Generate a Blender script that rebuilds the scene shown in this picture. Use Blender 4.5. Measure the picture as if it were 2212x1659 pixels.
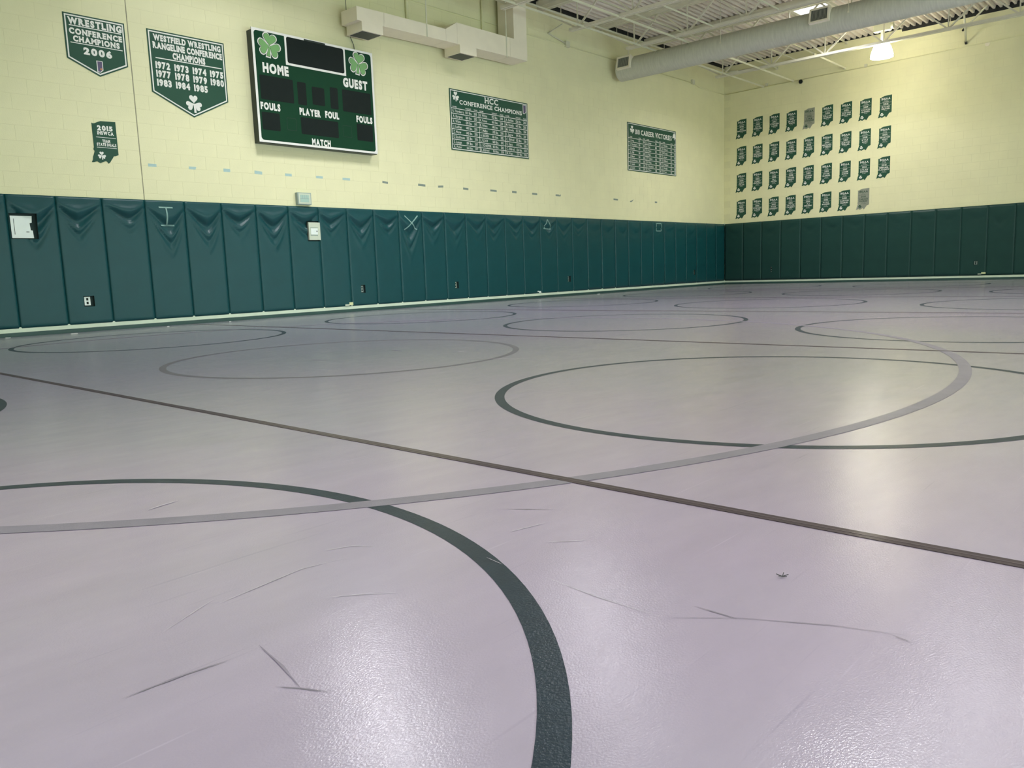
import bpy, bmesh, math, random
from mathutils import Vector, Matrix
random.seed(7)
D = bpy.data; S = bpy.context.scene; C = S.collection
for o in list(D.objects): D.objects.remove(o)
PI = math.pi
V = Vector
# ---------------------------------------------------------------- camera
F_PX, YAW, PITCH, ROLL = 1716.49, 0.831672, -0.139947, -0.035868
CAM = V((-23.60395, -12.13399, 0.62856))
fw = V((math.sin(YAW)*math.cos(PITCH), math.cos(YAW)*math.cos(PITCH), math.sin(PITCH)))
rt = V((math.cos(YAW), -math.sin(YAW), 0)); up = rt.cross(fw)
c, s = math.cos(ROLL), math.sin(ROLL)
r2 = c*rt + s*up; u2 = -s*rt + c*up
cd = D.cameras.new('camera'); cam = D.objects.new('camera', cd); C.objects.link(cam)
cam.matrix_world = Matrix(((r2.x, u2.x, -fw.x, CAM.x), (r2.y, u2.y, -fw.y, CAM.y), (r2.z, u2.z, -fw.z, CAM.z), (0, 0, 0, 1)))
cd.sensor_fit = 'HORIZONTAL'; cd.sensor_width = 36; cd.lens = 36*F_PX/2212; cd.clip_start = 0.05; cd.clip_end = 200
S.camera = cam
# ---------------------------------------------------------------- world, lights, exposure
SKY_COL, SKY_STR = (0.73, 1.0, 0.97), 8.4
LAMP_COL, LAMP_W, LAMP_GLOW = (1.0, 0.90, 0.56), 80.0, 34.0
SKYLIGHTS = [(-3.72, -4.20), (-12.3, -3.9), (-16.72, -3.1), (-10.0, -9.6), (-14.48, -9.6), (-24.5, -9.6)]
DAY_COL, DAY_W = (0.95, 0.95, 1.0), 160.0
w = D.worlds.new('world'); S.world = w; w.use_nodes = True
bg = w.node_tree.nodes['Background']; bg.inputs[0].default_value = (*SKY_COL, 1); bg.inputs[1].default_value = SKY_STR
vs = S.view_settings; vs.view_transform = 'Standard'; vs.look = 'None'; vs.gamma = 1; vs.exposure = 0.04; vs.use_curve_mapping = False
FILL_WINDOWS = [(-27.5, -24.3), (-22.5, -19.3), (-17.5, -14.3), (-12.5, -9.3), (-7.5, -4.3)]   # x ranges of unseen window openings added behind the camera to light the walls
WIN_Z = (0.5, 3.0)
YB, XR = -16.0, -30.0                      # back wall and rear wall of the hall
for i, (a, b) in enumerate(FILL_WINDOWS):
    l = D.lights.new('window_portal', 'AREA'); l.shape = 'RECTANGLE'; l.size = b-a; l.size_y = WIN_Z[1]-WIN_Z[0]
    l.cycles.is_portal = True
    o = D.objects.new('window_portal', l); C.objects.link(o); o.location = ((a+b)/2, YB-0.05, sum(WIN_Z)/2); o.rotation_euler = (PI/2, 0, 0)
LAMPS = [(-1.9, -5.21), (-10.8, -13.4), (-19.7, -13.4)]
LAMP_Z = 5.595
for x, y in SKYLIGHTS:
    l = D.lights.new('daylight', 'AREA'); l.shape = 'RECTANGLE'; l.size = .95; l.size_y = .70; l.energy = DAY_W; l.color = DAY_COL; l.spread = math.radians(138)
    o = D.objects.new('daylight', l); C.objects.link(o); o.location = (x, y, 6.588)
for x, y in LAMPS:
    l = D.lights.new('bay_light', 'AREA'); l.shape = 'DISK'; l.size = 0.46; l.energy = LAMP_W*(.07 if x > -5 else 1.0); l.color = LAMP_COL
    o = D.objects.new('bay_light', l); C.objects.link(o); o.location = (x, y, LAMP_Z-0.03)
# ---------------------------------------------------------------- materials
def mat(name, col, rough=0.6, metal=0, emit=None, es=1, noise=0, nscale=5, bump=0, bscale=80, spec=0.5, stretch=(1, 1, 1), alpha=None):
    m = D.materials.new(name); m.use_nodes = True; nt = m.node_tree; N = nt.nodes; L = nt.links
    p = N['Principled BSDF']; p.inputs['Base Color'].default_value = (*col, 1); p.inputs['Roughness'].default_value = rough
    p.inputs['Metallic'].default_value = metal; p.inputs['Specular IOR Level'].default_value = spec
    if noise or bump:
        tc = N.new('ShaderNodeTexCoord'); mp = N.new('ShaderNodeMapping'); mp.inputs['Scale'].default_value = stretch
        L.new(tc.outputs['Object'], mp.inputs[0])
    if noise:
        n = N.new('ShaderNodeTexNoise'); n.inputs['Scale'].default_value = nscale; n.inputs['Detail'].default_value = 5
        L.new(mp.outputs[0], n.inputs[0])
        cr = N.new('ShaderNodeValToRGB'); cr.color_ramp.elements[0].position = .3; cr.color_ramp.elements[1].position = .7
        cr.color_ramp.elements[0].color = (*[max(0, v*(1-noise)) for v in col], 1); cr.color_ramp.elements[1].color = (*[min(1, v*(1+noise)) for v in col], 1)
        L.new(n.outputs[0], cr.inputs[0]); L.new(cr.outputs[0], p.inputs['Base Color'])
    if bump:
        n2 = N.new('ShaderNodeTexNoise'); n2.inputs['Scale'].default_value = bscale; n2.inputs['Detail'].default_value = 3
        L.new(mp.outputs[0], n2.inputs[0])
        b = N.new('ShaderNodeBump'); b.inputs['Strength'].default_value = bump; b.inputs['Distance'].default_value = .01
        L.new(n2.outputs[0], b.inputs['Height']); L.new(b.outputs[0], p.inputs['Normal'])
    if emit:
        p.inputs['Emission Color'].default_value = (*emit, 1); p.inputs['Emission Strength'].default_value = es
    return m
M = {}
WALL = (0.785, 0.765, 0.475)
M['block'] = mat('painted_block', WALL, .55, noise=.03, nscale=2.2, bump=.12, bscale=60)
M['joint'] = mat('painted_joint', (0.745, 0.725, 0.450), .6, noise=.03, nscale=3)
M['crack'] = mat('joint_sealant', (0.30, 0.29, 0.19), .8, noise=.15, nscale=12)
M['pad'] = mat('pad_vinyl', (0.005, 0.060, 0.065), .36, noise=.06, nscale=3, bump=.04, bscale=300, spec=.3)
M['padend'] = mat('pad_vinyl_dark', (0.013, 0.052, 0.044), .45, noise=.06, nscale=3, bump=.04, bscale=300, spec=.25)
M['hole'] = mat('pad_cutout_edge', (0.012, 0.03, 0.028), .8)
M['cove'] = mat('rubber_cove', (0.018, 0.06, 0.05), .5, noise=.1, nscale=4)
M['strip'] = mat('painted_base', (0.62, 0.72, 0.56), .5, noise=.05, nscale=5)
M['deck'] = mat('painted_steel_deck', (0.80, 0.73, 0.63), .5, noise=.06, nscale=3)
M['steel'] = mat('painted_steel', (0.70, 0.67, 0.52), .45, noise=.05, nscale=6)
M['pipe'] = mat('painted_pipe', (0.66, 0.65, 0.48), .4, noise=.04, nscale=6)
M['duct'] = mat('painted_round_duct', (0.55, 0.56, 0.45), .5, noise=.08, nscale=5, stretch=(1, 6, 1))
M['boxduct'] = mat('painted_box_duct', (0.86, 0.80, 0.62), .5, noise=.03, nscale=4)
M['grille'] = mat('dark_grille', (0.05, 0.06, 0.055), .5)
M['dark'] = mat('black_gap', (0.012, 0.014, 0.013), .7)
M['board'] = mat('sign_green', (0.022, 0.082, 0.050), .4, noise=.04, nscale=3, spec=.25)
M['sbgreen'] = mat('scoreboard_green', (0.010, 0.050, 0.024), .42, noise=.05, nscale=2, spec=.08)
M['sbside'] = mat('scoreboard_side', (0.008, 0.022, 0.016), .4)
M['digit'] = mat('dark_display_window', (0.011, 0.017, 0.015), .45, noise=.05, nscale=9, spec=.1)
M['white'] = mat('sign_white', (0.80, 0.80, 0.74), .4, noise=.02, nscale=8)
M['grey'] = mat('silver_vinyl', (0.36, 0.38, 0.32), .3, metal=.4, noise=.1, nscale=5)
M['lime'] = mat('shamrock_green', (0.17, 0.38, 0.13), .4, noise=.04, nscale=6)
M['sage'] = mat('shamrock_stem', (0.13, 0.27, 0.12), .4)
M['purple'] = mat('emblem_purple', (0.10, 0.08, 0.16), .4)
M['orange'] = mat('emblem_orange', (0.55, 0.22, 0.08), .4)
M['bluetape'] = mat('pale_blue_tape', (0.40, 0.56, 0.52), .6, noise=.08, nscale=20)
M['greytape'] = mat('grey_tape', (0.22, 0.27, 0.22), .6, noise=.08, nscale=20)
M['marktape'] = mat('faded_tape', (0.21, 0.36, 0.32), .6, noise=.1, nscale=20)
M['cabinet'] = mat('white_enamel', (0.78, 0.86, 0.80), .4, noise=.02, nscale=9)
M['cream'] = mat('cream_plastic', (0.58, 0.64, 0.50), .45)
M['boxgrey'] = mat('grey_enamel', (0.30, 0.38, 0.34), .45)
M['mint'] = mat('pale_mint_label', (0.38, 0.55, 0.46), .5)
M['yellow'] = mat('pale_sticker', (0.70, 0.74, 0.40), .6)
M['line'] = mat('painted_dark_line', (0.020, 0.032, 0.046), .40, noise=.12, nscale=25, bump=.12, bscale=170, spec=.5)
M['greyline'] = mat('painted_grey_line', (0.205, 0.188, 0.232), .40, noise=.06, nscale=12, bump=.12, bscale=170)
M['tape'] = mat('brown_seam_tape', (0.055, 0.038, 0.046), .45, noise=.1, nscale=10)
M['tapelight'] = mat('seam_tape_middle', (0.085, 0.064, 0.074), .4)
M['slab'] = mat('floor_slab', (0.20, 0.20, 0.19), .7, noise=.1, nscale=2)
M['scuff'] = mat('grey_scuff', (0.235, 0.205, 0.265), .5, noise=.1, nscale=30)
M['debris'] = mat('dark_debris', (0.05, 0.05, 0.05), .8)
M['litter'] = mat('pale_litter', (0.70, 0.72, 0.66), .7)
M['glow'] = mat('lamp_refractor', (0.9, 0.9, 0.8), .4, emit=(1.0, 0.95, 0.78), es=LAMP_GLOW)
M['frame'] = mat('window_frame', (0.35, 0.36, 0.36), .4)
M['ballast'] = mat('ballast_grey', (0.42, 0.43, 0.34), .5)

def floor_mat():
    m = D.materials.new('mat_vinyl'); m.use_nodes = True; nt = m.node_tree; N = nt.nodes; L = nt.links
    p = N['Principled BSDF']; tc = N.new('ShaderNodeTexCoord'); geo = N.new('ShaderNodeNewGeometry')
    def noise(scale, detail=4, st=None, rot=0, rough=.5):
        n = N.new('ShaderNodeTexNoise'); n.inputs['Scale'].default_value = scale; n.inputs['Detail'].default_value = detail
        n.inputs['Roughness'].default_value = rough
        mp = N.new('ShaderNodeMapping'); L.new(geo.outputs['Position'], mp.inputs[0]); mp.inputs['Rotation'].default_value = (0, 0, rot)
        if st: mp.inputs['Scale'].default_value = st
        L.new(mp.outputs[0], n.inputs[0]); return n.outputs[0]
    def ramp(src, a, ca, b, cb):
        r = N.new('ShaderNodeValToRGB'); e = r.color_ramp.elements; e[0].position = a; e[0].color = (*ca, 1); e[1].position = b; e[1].color = (*cb, 1)
        L.new(src, r.inputs[0]); return r.outputs[0]
    def mul(a, b, f=1.0, mode='MULTIPLY'):
        x = N.new('ShaderNodeMix'); x.data_type = 'RGBA'; x.blend_type = mode; x.inputs[0].default_value = f
        L.new(a, x.inputs[6]); L.new(b, x.inputs[7]); return x.outputs[2]
    base = ramp(noise(.35, 3), .38, (0.328, 0.298, 0.375), .60, (0.345, 0.283, 0.398))
    worn = ramp(noise(2.6, 6, (1, 2.4, 1), .6, .65), .3, (.93, .93, .93), .7, (1.05, 1.05, 1.05))
    col = mul(base, worn)
    for rot, st, sc in ((.5, (1, 26, 1), 2.2), (-.75, (1, 34, 1), 1.7), (1.6, (1, 30, 1), 1.3)):   # long thin scuffs, darker and lighter
        sw = noise(sc, 2, st, rot)
        col = mul(col, ramp(sw, .70, (1, 1, 1), .78, (.86, .86, .88)))
        col = mul(col, ramp(sw, .22, (1.16, 1.16, 1.16), .28, (1, 1, 1)))
    L.new(col, p.inputs['Base Color'])
    rr = ramp(noise(3, 5, (1, 3, 1), .8), .3, (.34,)*3, .7, (.46,)*3); L.new(rr, p.inputs['Roughness'])
    p.inputs['Specular IOR Level'].default_value = .3
    p.inputs['Coat Weight'].default_value = 1; p.inputs['Coat Roughness'].default_value = .12; p.inputs['Coat IOR'].default_value = 1.44
    b1 = N.new('ShaderNodeBump'); b1.inputs['Strength'].default_value = .16; b1.inputs['Distance'].default_value = .0028
    L.new(noise(210, 3, (1, 1.5, 1), .5), b1.inputs['Height'])
    b2 = N.new('ShaderNodeBump'); b2.inputs['Strength'].default_value = .15; b2.inputs['Distance'].default_value = .005
    L.new(noise(2.0, 4), b2.inputs['Height']); L.new(b1.outputs[0], b2.inputs['Normal']); L.new(b2.outputs[0], p.inputs['Normal']); L.new(b2.outputs[0], p.inputs['Coat Normal'])
    return m
M['mat'] = floor_mat()
M['ringgrey'] = mat('painted_mid_grey_line', (0.135, 0.128, 0.150), .40, noise=.06, nscale=12, bump=.1, bscale=170)
for k_ in ('line', 'greyline', 'ringgrey', 'tape', 'tapelight', 'scuff'):
    p_ = M[k_].node_tree.nodes['Principled BSDF']; p_.inputs['Coat Weight'].default_value = .35; p_.inputs['Coat Roughness'].default_value = .14; p_.inputs['Specular IOR Level'].default_value = .1; p_.inputs['Roughness'].default_value = .6
    bb = [n for n in M[k_].node_tree.nodes if n.bl_idname == 'ShaderNodeBump']
    if bb: M[k_].node_tree.links.new(bb[0].outputs[0], p_.inputs['Coat Normal'])
def glass_mat():
    m = D.materials.new('window_glass'); m.use_nodes = True; nt = m.node_tree; N = nt.nodes; L = nt.links
    N.remove(N['Principled BSDF']); t = N.new('ShaderNodeBsdfTransparent'); g = N.new('ShaderNodeBsdfGlossy'); g.inputs['Roughness'].default_value = .02
    x = N.new('ShaderNodeMixShader'); x.inputs[0].default_value = .08; L.new(t.outputs[0], x.inputs[1]); L.new(g.outputs[0], x.inputs[2])
    L.new(x.outputs[0], N['Material Output'].inputs[0]); return m
M['glass'] = glass_mat()
# ---------------------------------------------------------------- mesh helpers
class MB:
    def __init__(s): s.v = []; s.f = []; s.m = []
    def add(s, vs, fs, mi=0):
        n = len(s.v); s.v += [V(q) for q in vs]; s.f += [[i+n for i in f] for f in fs]; s.m += [mi]*len(fs); return s
    def box(s, a, b, mi=0):
        x0, y0, z0 = a; x1, y1, z1 = b
        if x0 > x1: x0, x1 = x1, x0
        if y0 > y1: y0, y1 = y1, y0
        if z0 > z1: z0, z1 = z1, z0
        return s.add([(x0, y0, z0), (x1, y0, z0), (x1, y1, z0), (x0, y1, z0), (x0, y0, z1), (x1, y0, z1), (x1, y1, z1), (x0, y1, z1)],
                     [[0, 3, 2, 1], [4, 5, 6, 7], [0, 1, 5, 4], [1, 2, 6, 5], [2, 3, 7, 6], [3, 0, 4, 7]], mi)
    def tube(s, a, b, r, n=10, mi=0, caps=True):
        a = V(a); b = V(b); d = (b-a).normalized(); h = V((0, 0, 1)) if abs(d.z) < .9 else V((1, 0, 0))
        e = d.cross(h).normalized(); g = d.cross(e)
        vs = [p+(e*math.cos(2*PI*i/n)+g*math.sin(2*PI*i/n))*r for p in (a, b) for i in range(n)]
        return s.add(vs, [[i, (i+1) % n, n+(i+1) % n, n+i] for i in range(n)]+([list(range(n))[::-1], list(range(n, 2*n))] if caps else []), mi)
    def bar(s, a, b, w, t, mi=0):
        a = V(a); b = V(b); d = (b-a).normalized(); h = V((0, 0, 1)) if abs(d.z) < .95 else V((1, 0, 0))
        e = d.cross(h).normalized()*w/2; g = d.cross(e).normalized()*t/2
        vs = [p+q for p in (a, b) for q in (-e-g, e-g, e+g, -e+g)]
        return s.add(vs, [[0, 3, 2, 1], [4, 5, 6, 7], [0, 1, 5, 4], [1, 2, 6, 5], [2, 3, 7, 6], [3, 0, 4, 7]], mi)
    def lathe(s, prof, cx, cy, n=24, mi=0):
        k = len(prof); vs = [(cx+r*math.cos(2*PI*i/n), cy+r*math.sin(2*PI*i/n), z) for r, z in prof for i in range(n)]
        return s.add(vs, [[j*n+i, j*n+(i+1) % n, (j+1)*n+(i+1) % n, (j+1)*n+i] for j in range(k-1) for i in range(n)], mi)
    def build(s, name, m, parent=None, org=None, smooth=False):
        if org is None: org = wloc(parent) if parent else V((0, 0, 0))
        org = V(org)
        me = D.meshes.new(name); me.from_pydata([tuple(q-org) for q in s.v], [], s.f)
        for x in (m if isinstance(m, list) else [m]): me.materials.append(x)
        if isinstance(m, list): me.polygons.foreach_set('material_index', s.m)
        if smooth: me.polygons.foreach_set('use_smooth', [True]*len(me.polygons))
        me.update()
        o = D.objects.new(name, me); C.objects.link(o)
        if parent: o.parent = parent; o.location = org-wloc(parent)
        else: o.location = org
        return o
WL = {}
def wloc(o):
    p = V(o.location)
    while o.parent: o = o.parent; p = p+V(o.location)
    return p
def tag(o, label=None, cat=None, group=None, kind=None):
    if label: o['label'] = label
    if cat: o['category'] = cat
    if group: o['group'] = group
    if kind: o['kind'] = kind
    return o
def thing(name, label, cat, loc, group=None):
    o = D.objects.new(name, None); C.objects.link(o); o.location = loc; o.empty_display_size = .1
    return tag(o, label, cat, group)
def struct(o): o['kind'] = 'structure'; return o
class Plane:                 # drawing surface on a wall: u to the right, v up, n towards the room
    def __init__(s, o, u, n): s.o = V(o); s.u = V(u); s.n = V(n); s.w = V((0, 0, 1))
    def p(s, a, b, d=0): return s.o+s.u*a+s.w*b+s.n*d
LEFT = lambda y: Plane((0, y, 0), (1, 0, 0), (0, -1, 0))       # a = x, b = z
RIGHT = lambda x: Plane((x, 0, 0), (0, -1, 0), (-1, 0, 0))     # a = -y, b = z
def poly(mb, pl, pts, d=0, mi=0):
    return mb.add([pl.p(a, b, d) for a, b in pts], [list(range(len(pts)))], mi)
def rect(mb, pl, a0, b0, a1, b1, d=0, mi=0): return poly(mb, pl, [(a0, b0), (a1, b0), (a1, b1), (a0, b1)], d, mi)
def slab(mb, pl, pts, d0, d1, mi=0):
    n = len(pts); vs = [pl.p(a, b, d) for d in (d0, d1) for a, b in pts]
    return mb.add(vs, [list(range(n))[::-1], list(range(n, 2*n))]+[[i, (i+1) % n, n+(i+1) % n, n+i] for i in range(n)], mi)
def ringpoly(mb, pl, outer, inner, d=0, mi=0):
    n = len(outer); vs = [pl.p(a, b, d) for a, b in outer+inner]
    return mb.add(vs, [[i, (i+1) % n, n+(i+1) % n, n+i] for i in range(n)], mi)
def offset(pts, d):          # inset (d>0) of a convex-ish ccw polygon
    n = len(pts); out = []
    for i in range(n):
        p0, p1, p2 = V(pts[i-1]), V(pts[i]), V(pts[(i+1) % n])
        e1 = (p1-p0).normalized(); e2 = (p2-p1).normalized(); n1 = V((-e1.y, e1.x)); n2 = V((-e2.y, e2.x))
        k = (n1+n2); k = k/max(.35, (1+n1.dot(n2))); out.append(tuple(p1+k*d))
    return out
# ---------------------------------------------------------------- lettering: one flat mesh per glyph of the built-in font, reused everywhere
CH = "ABCDEFGHIJKLMNOPQRSTUVWXYZabcdefghijklmnopqrstuvwxyz0123456789.'"
GL = {}
def make_glyphs(key, off, res=3):
    tmp = []
    for ch in CH:
        cu = D.curves.new('g', 'FONT'); cu.body = ch; cu.offset = off; cu.resolution_u = res; cu.fill_mode = 'FRONT'; cu.dimensions = '2D'
        o = D.objects.new('g', cu); C.objects.link(o); tmp.append((ch, o, cu))
    bpy.context.view_layer.update(); dg = bpy.context.evaluated_depsgraph_get()
    for ch, o, cu in tmp:
        me = o.evaluated_get(dg).to_mesh()
        vs = [(q.co.x, q.co.y) for q in me.vertices]; fs = [list(p.vertices) for p in me.polygons]
        x0 = min(a for a, b in vs); x1 = max(a for a, b in vs)
        GL[key, ch] = ([(a-x0, b) for a, b in vs], fs, x1-x0)
        o.evaluated_get(dg).to_mesh_clear()
    cap = max(b for a, b in GL[key, 'H'][0])
    for ch, o, cu in tmp:
        v_, f_, w_ = GL[key, ch]; GL[key, ch] = ([(a/cap, b/cap) for a, b in v_], f_, w_/cap)
        D.objects.remove(o); D.curves.remove(cu)
make_glyphs('r', 0.006, 2); make_glyphs('b', 0.030, 3); make_glyphs('x', 0.062, 3)
SER = dict(H=((.1, 0), (.9, 0), (.1, 1), (.9, 1)), I=((.5, 0), (.5, 1)), N=((.12, 0), (.12, 1), (.9, 1)), E=((.12, 0), (.12, 1)), L=((.12, 0), (.12, 1)),
    F=((.12, 0), (.12, 1)), P=((.12, 0), (.12, 1)), R=((.12, 0), (.12, 1), (.9, 0)), D=((.12, 0), (.12, 1)), B=((.12, 0), (.12, 1)), T=((.5, 0),),
    W=((.08, 1), (.92, 1)), V=((.1, 1), (.9, 1)), A=((.08, 0), (.92, 0)), M=((.08, 0), (.92, 0), (.08, 1), (.92, 1)), K=((.12, 0), (.12, 1), (.9, 0), (.9, 1)),
    X=((.1, 0), (.9, 0), (.1, 1), (.9, 1)), Y=((.1, 1), (.9, 1), (.5, 0)), U=((.12, 1), (.88, 1)))
SER['1'] = ((.62, 0),); SER['4'] = ((.72, 0),)
def text(mb, pl, st, a0, b0, h, width=None, align='l', key='b', serif=False, d=0, mi=0, gap=.16, maxw=None):
    x = 0; items = []
    for ch in st:
        if ch == ' ': x += .42; continue
        g = GL[key, ch]; items.append((ch, x, g)); x += g[2]+gap
    W = x-gap; k = h
    if width: k = width/W
    elif maxw and W*h > maxw: k = maxw/W
    if width is None: width = W*k
    if align == 'c': a0 -= width/2
    if align == 'r': a0 -= width
    for ch, x, (vs, fs, gw) in items:
        mb.add([pl.p(a0+(x+a)*k, b0+b*h, d) for a, b in vs], fs, mi)
        if serif and ch in SER:
            for fx, fy in SER[ch]:
                cx = a0+(x+fx*gw)*k; hw = .17*k; t = .13*h; z0 = b0 if fy == 0 else b0+h-t
                rect(mb, pl, cx-hw, z0, cx+hw, z0+t, d+.0004, mi)
def clover(mb, pl, ca, cb, R, mi=0, d=0, grow=0, rot=0, leaves=(92, 205, -25), stem=True, sq=1.0, wide=.66):
    for k, ang in enumerate(leaves):
        t = math.radians(ang+rot); pts = []
        for i in range(28):        # heart leaf, point at the centre
            q = 2*PI*i/28
            hx = 16*math.sin(q)**3/32; hy = (13*math.cos(q)-5*math.cos(2*q)-2*math.cos(3*q)-math.cos(4*q)+17)/29
            pts.append((hx*wide*R, hy*R*.60))
        pts = [(p[0], p[1]) for p in pts]
        if grow: cxm = (0, R*.34); pts = [(p[0]*(1+grow/R*2.2), cxm[1]+(p[1]-cxm[1])*(1+grow/R*3.0)) for p in pts]
        cc, ss = math.cos(t-PI/2), math.sin(t-PI/2)
        poly(mb, pl, [(ca+(a*cc-b*ss)*sq, cb+a*ss+b*cc) for a, b in pts], d+k*.0002, mi)
    if stem:
        w_ = R*.06+grow*.8; prev = None; pts = []; pr = []
        for i in range(7):
            q = i/6; a = ca+(.10*math.sin(q*1.5)*R-.04*R*q)*1; b = cb-(q*.66*R+(grow if i == 6 else 0)); pts.append((a-w_*(1+.5*q), b)); pr.append((a+w_*(1+.5*q), b))
        poly(mb, pl, pts+pr[::-1], d+.0006, mi)
# ---------------------------------------------------------------- the setting
ZT, ZB = 1.889, 0.110          # pad top and bottom
ZD = 6.66                      # underside of the deck
WY = 0.04                      # face of the left wall (pads stand proud of it, at y = 0)
ZR = 5.9
# floor slab
struct(MB().box((XR, YB, -.14), (.3, .3, -.045)).build('floor', M['slab']))
# left wall: block courses proud of a recessed joint plane
wl = struct(MB().box((XR, WY+.0016, -.045), (.3, WY+.25, 7.0)).build('wall_left', M['joint']))
bw, bh, jt = .4064, .2032, .004
def block_mb(x0, x1, z0, z1, y=WY, t=.0016, ch=.0010):
    m = MB(); a = (x0, z0, x1, z1)
    o_ = [(x0, z0), (x1, z0), (x1, z1), (x0, z1)]; i_ = [(x0+ch, z0+ch), (x1-ch, z0+ch), (x1-ch, z1-ch), (x0+ch, z1-ch)]
    m.add([(p[0], y+t, p[1]) for p in o_]+[(p[0], y, p[1]) for p in i_], [[4, 5, 6, 7], [0, 1, 5, 4], [1, 2, 6, 5], [2, 3, 7, 6], [3, 0, 4, 7]]); return m
proto = None; cnt = 0; rest = MB()
XJ = -18.245                    # vertical control joint
blocks = []
for r in range(int((ZD-1.80)/bh)+1):
    z0 = 1.78+r*bh+jt/2; z1 = min(z0+bh-jt, ZD+.02)
    k = 0; x = XJ-(bw/2 if r % 2 else 0)-bw*24
    while x < 0:
        x0 = x+jt/2; x1 = min(x+bw-jt/2, -.001)
        if x1-x0 > .05: blocks.append((x0, x1, z0, z1))
        x += bw
def cutj(b):                    # blocks stop at the control joint
    x0, x1, z0, z1 = b; out = []
    if x0 < XJ-.008 < x1 or x0 < XJ+.008 < x1:
        if XJ-.008-x0 > .04: out.append((x0, XJ-.008, z0, z1))
        if x1-XJ-.008 > .04: out.append((XJ+.008, x1, z0, z1))
        return out
    return [b]
blocks = [q for b in blocks for q in cutj(b)]
blocks.sort(key=lambda b: abs((b[0]+b[1])/2+18.6)+abs((b[2]+b[3])/2-3.2)*.8)
cache = {}
for b in blocks:
    if b[0] < -20.6 or cnt >= 300:
        m = block_mb(*b); rest.add(m.v, m.f); continue
    key = (round(b[1]-b[0], 3), round(b[3]-b[2], 3))
    if key not in cache:
        o = block_mb(*b).build('concrete_block', M['block'], wl, org=(b[0], WY, b[2])); cache[key] = o
    else:
        o = cache[key].copy(); C.objects.link(o); o.parent = wl; o.location = (b[0], WY, b[2])
    cnt += 1
tag(rest.build('concrete_block', M['block'], wl), kind='stuff')
struct(MB().box((XJ-.006, WY-.0005, 1.80), (XJ+.006, WY+.006, ZD)).build('trim_1', M['crack']))
# right (end) wall
wr = struct(MB().box((.0016, YB, -.045), (WY+.25, .3, 7.0)).build('wall_right', M['joint']))
rest = MB()
for r in range(int((ZD-1.80)/bh)+1):
    z0 = 1.78+r*bh+jt/2; z1 = min(z0+bh-jt, ZD+.02); y = 0.03-(bw/2 if r % 2 else 0)
    while y > YB:
        q = block_mb(-y+jt/2, min(-y+bw-jt/2, -YB), z0, z1, y=0); rest.add([(p.y, -p.x, p.z) for p in q.v], q.f); y -= bw
# note: block faces of the end wall lie at x = 0
tag(rest.build('concrete_block', M['block'], wr), kind='stuff')
# back wall with the added window openings, rear wall
bwm = MB(); xs = [XR]+[v for ab in FILL_WINDOWS for v in ab]+[.3]
for i in range(len(xs)-1):
    if i % 2: bwm.box((xs[i], YB-.2, -.045), (xs[i+1], YB, WIN_Z[0])); bwm.box((xs[i], YB-.2, WIN_Z[1]), (xs[i+1], YB, 7.0))
    else: bwm.box((xs[i], YB-.2, -.045), (xs[i+1], YB, 7.0))
struct(bwm.build('wall_back', M['block']))
struct(MB().box((XR-.2, YB-.2, -.045), (XR, .3, 7.0)).build('wall_rear', M['block']))
for i, (a, b) in enumerate(FILL_WINDOWS):
    f = MB()
    for x in (a, (a+b)/2, b): f.box((x-.03, YB-.12, WIN_Z[0]), (x+.03, YB-.06, WIN_Z[1]))
    for z in (WIN_Z[0], sum(WIN_Z)/2, WIN_Z[1]): f.box((a, YB-.12, z-.03), (b, YB-.06, z+.03))
    o = struct(f.build('window_%d' % (i+1), M['frame']))  # unseen window, added so daylight reaches the padded walls
    MB().box((a, YB-.095, WIN_Z[0]), (b, YB-.088, WIN_Z[1])).build('pane', M['glass'], o)
# ceiling: corrugated steel deck, sheets running along x
ce = struct(MB().box((XR, YB, ZD+.085), (.3, .3, ZD+.3)).build('ceiling', M['deck']))
def deck_sheet():
    m = MB(); n = 6; p = .1524; prof = []
    for k in range(n):
        y = -k*p
        prof += [(y, 0), (y-.045, 0), (y-.060, .075), (y-.1374, .075)]
    prof.append((-n*p, 0))
    x0, x1 = XR, .0
    vs = [(x, y, z) for x in (x0, x1) for y, z in prof]; q = len(prof)
    m.add(vs, [[i, i+1, q+i+1, q+i] for i in range(q-1)]); return m
ds = deck_sheet().build('deck_sheet', M['deck'], ce, org=(0, 0, 0)); ds.location = (0, .1, ZD)
for k in range(1, 18):
    o = ds.copy(); C.objects.link(o); o.parent = ce; o.location = (0, .1-k*.9144, ZD+(.004 if k % 2 else 0))
struct(MB().box((XR, .026, 6.585), (-.01, WY+.002, ZD+.09)).build('trim_5', M['dark']))  # flat black band standing in for the shade inside the deck flutes
m = MB(); m.box((-.010, -5.1, ZD-.01), (.002, .03, ZD+.09)); m.box((-.010, YB, ZD-.075), (.002, -5.1, ZD+.09)); struct(m.build('trim_6', M['dark']))  # painted darkness of the open flute ends along the end wall
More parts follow.
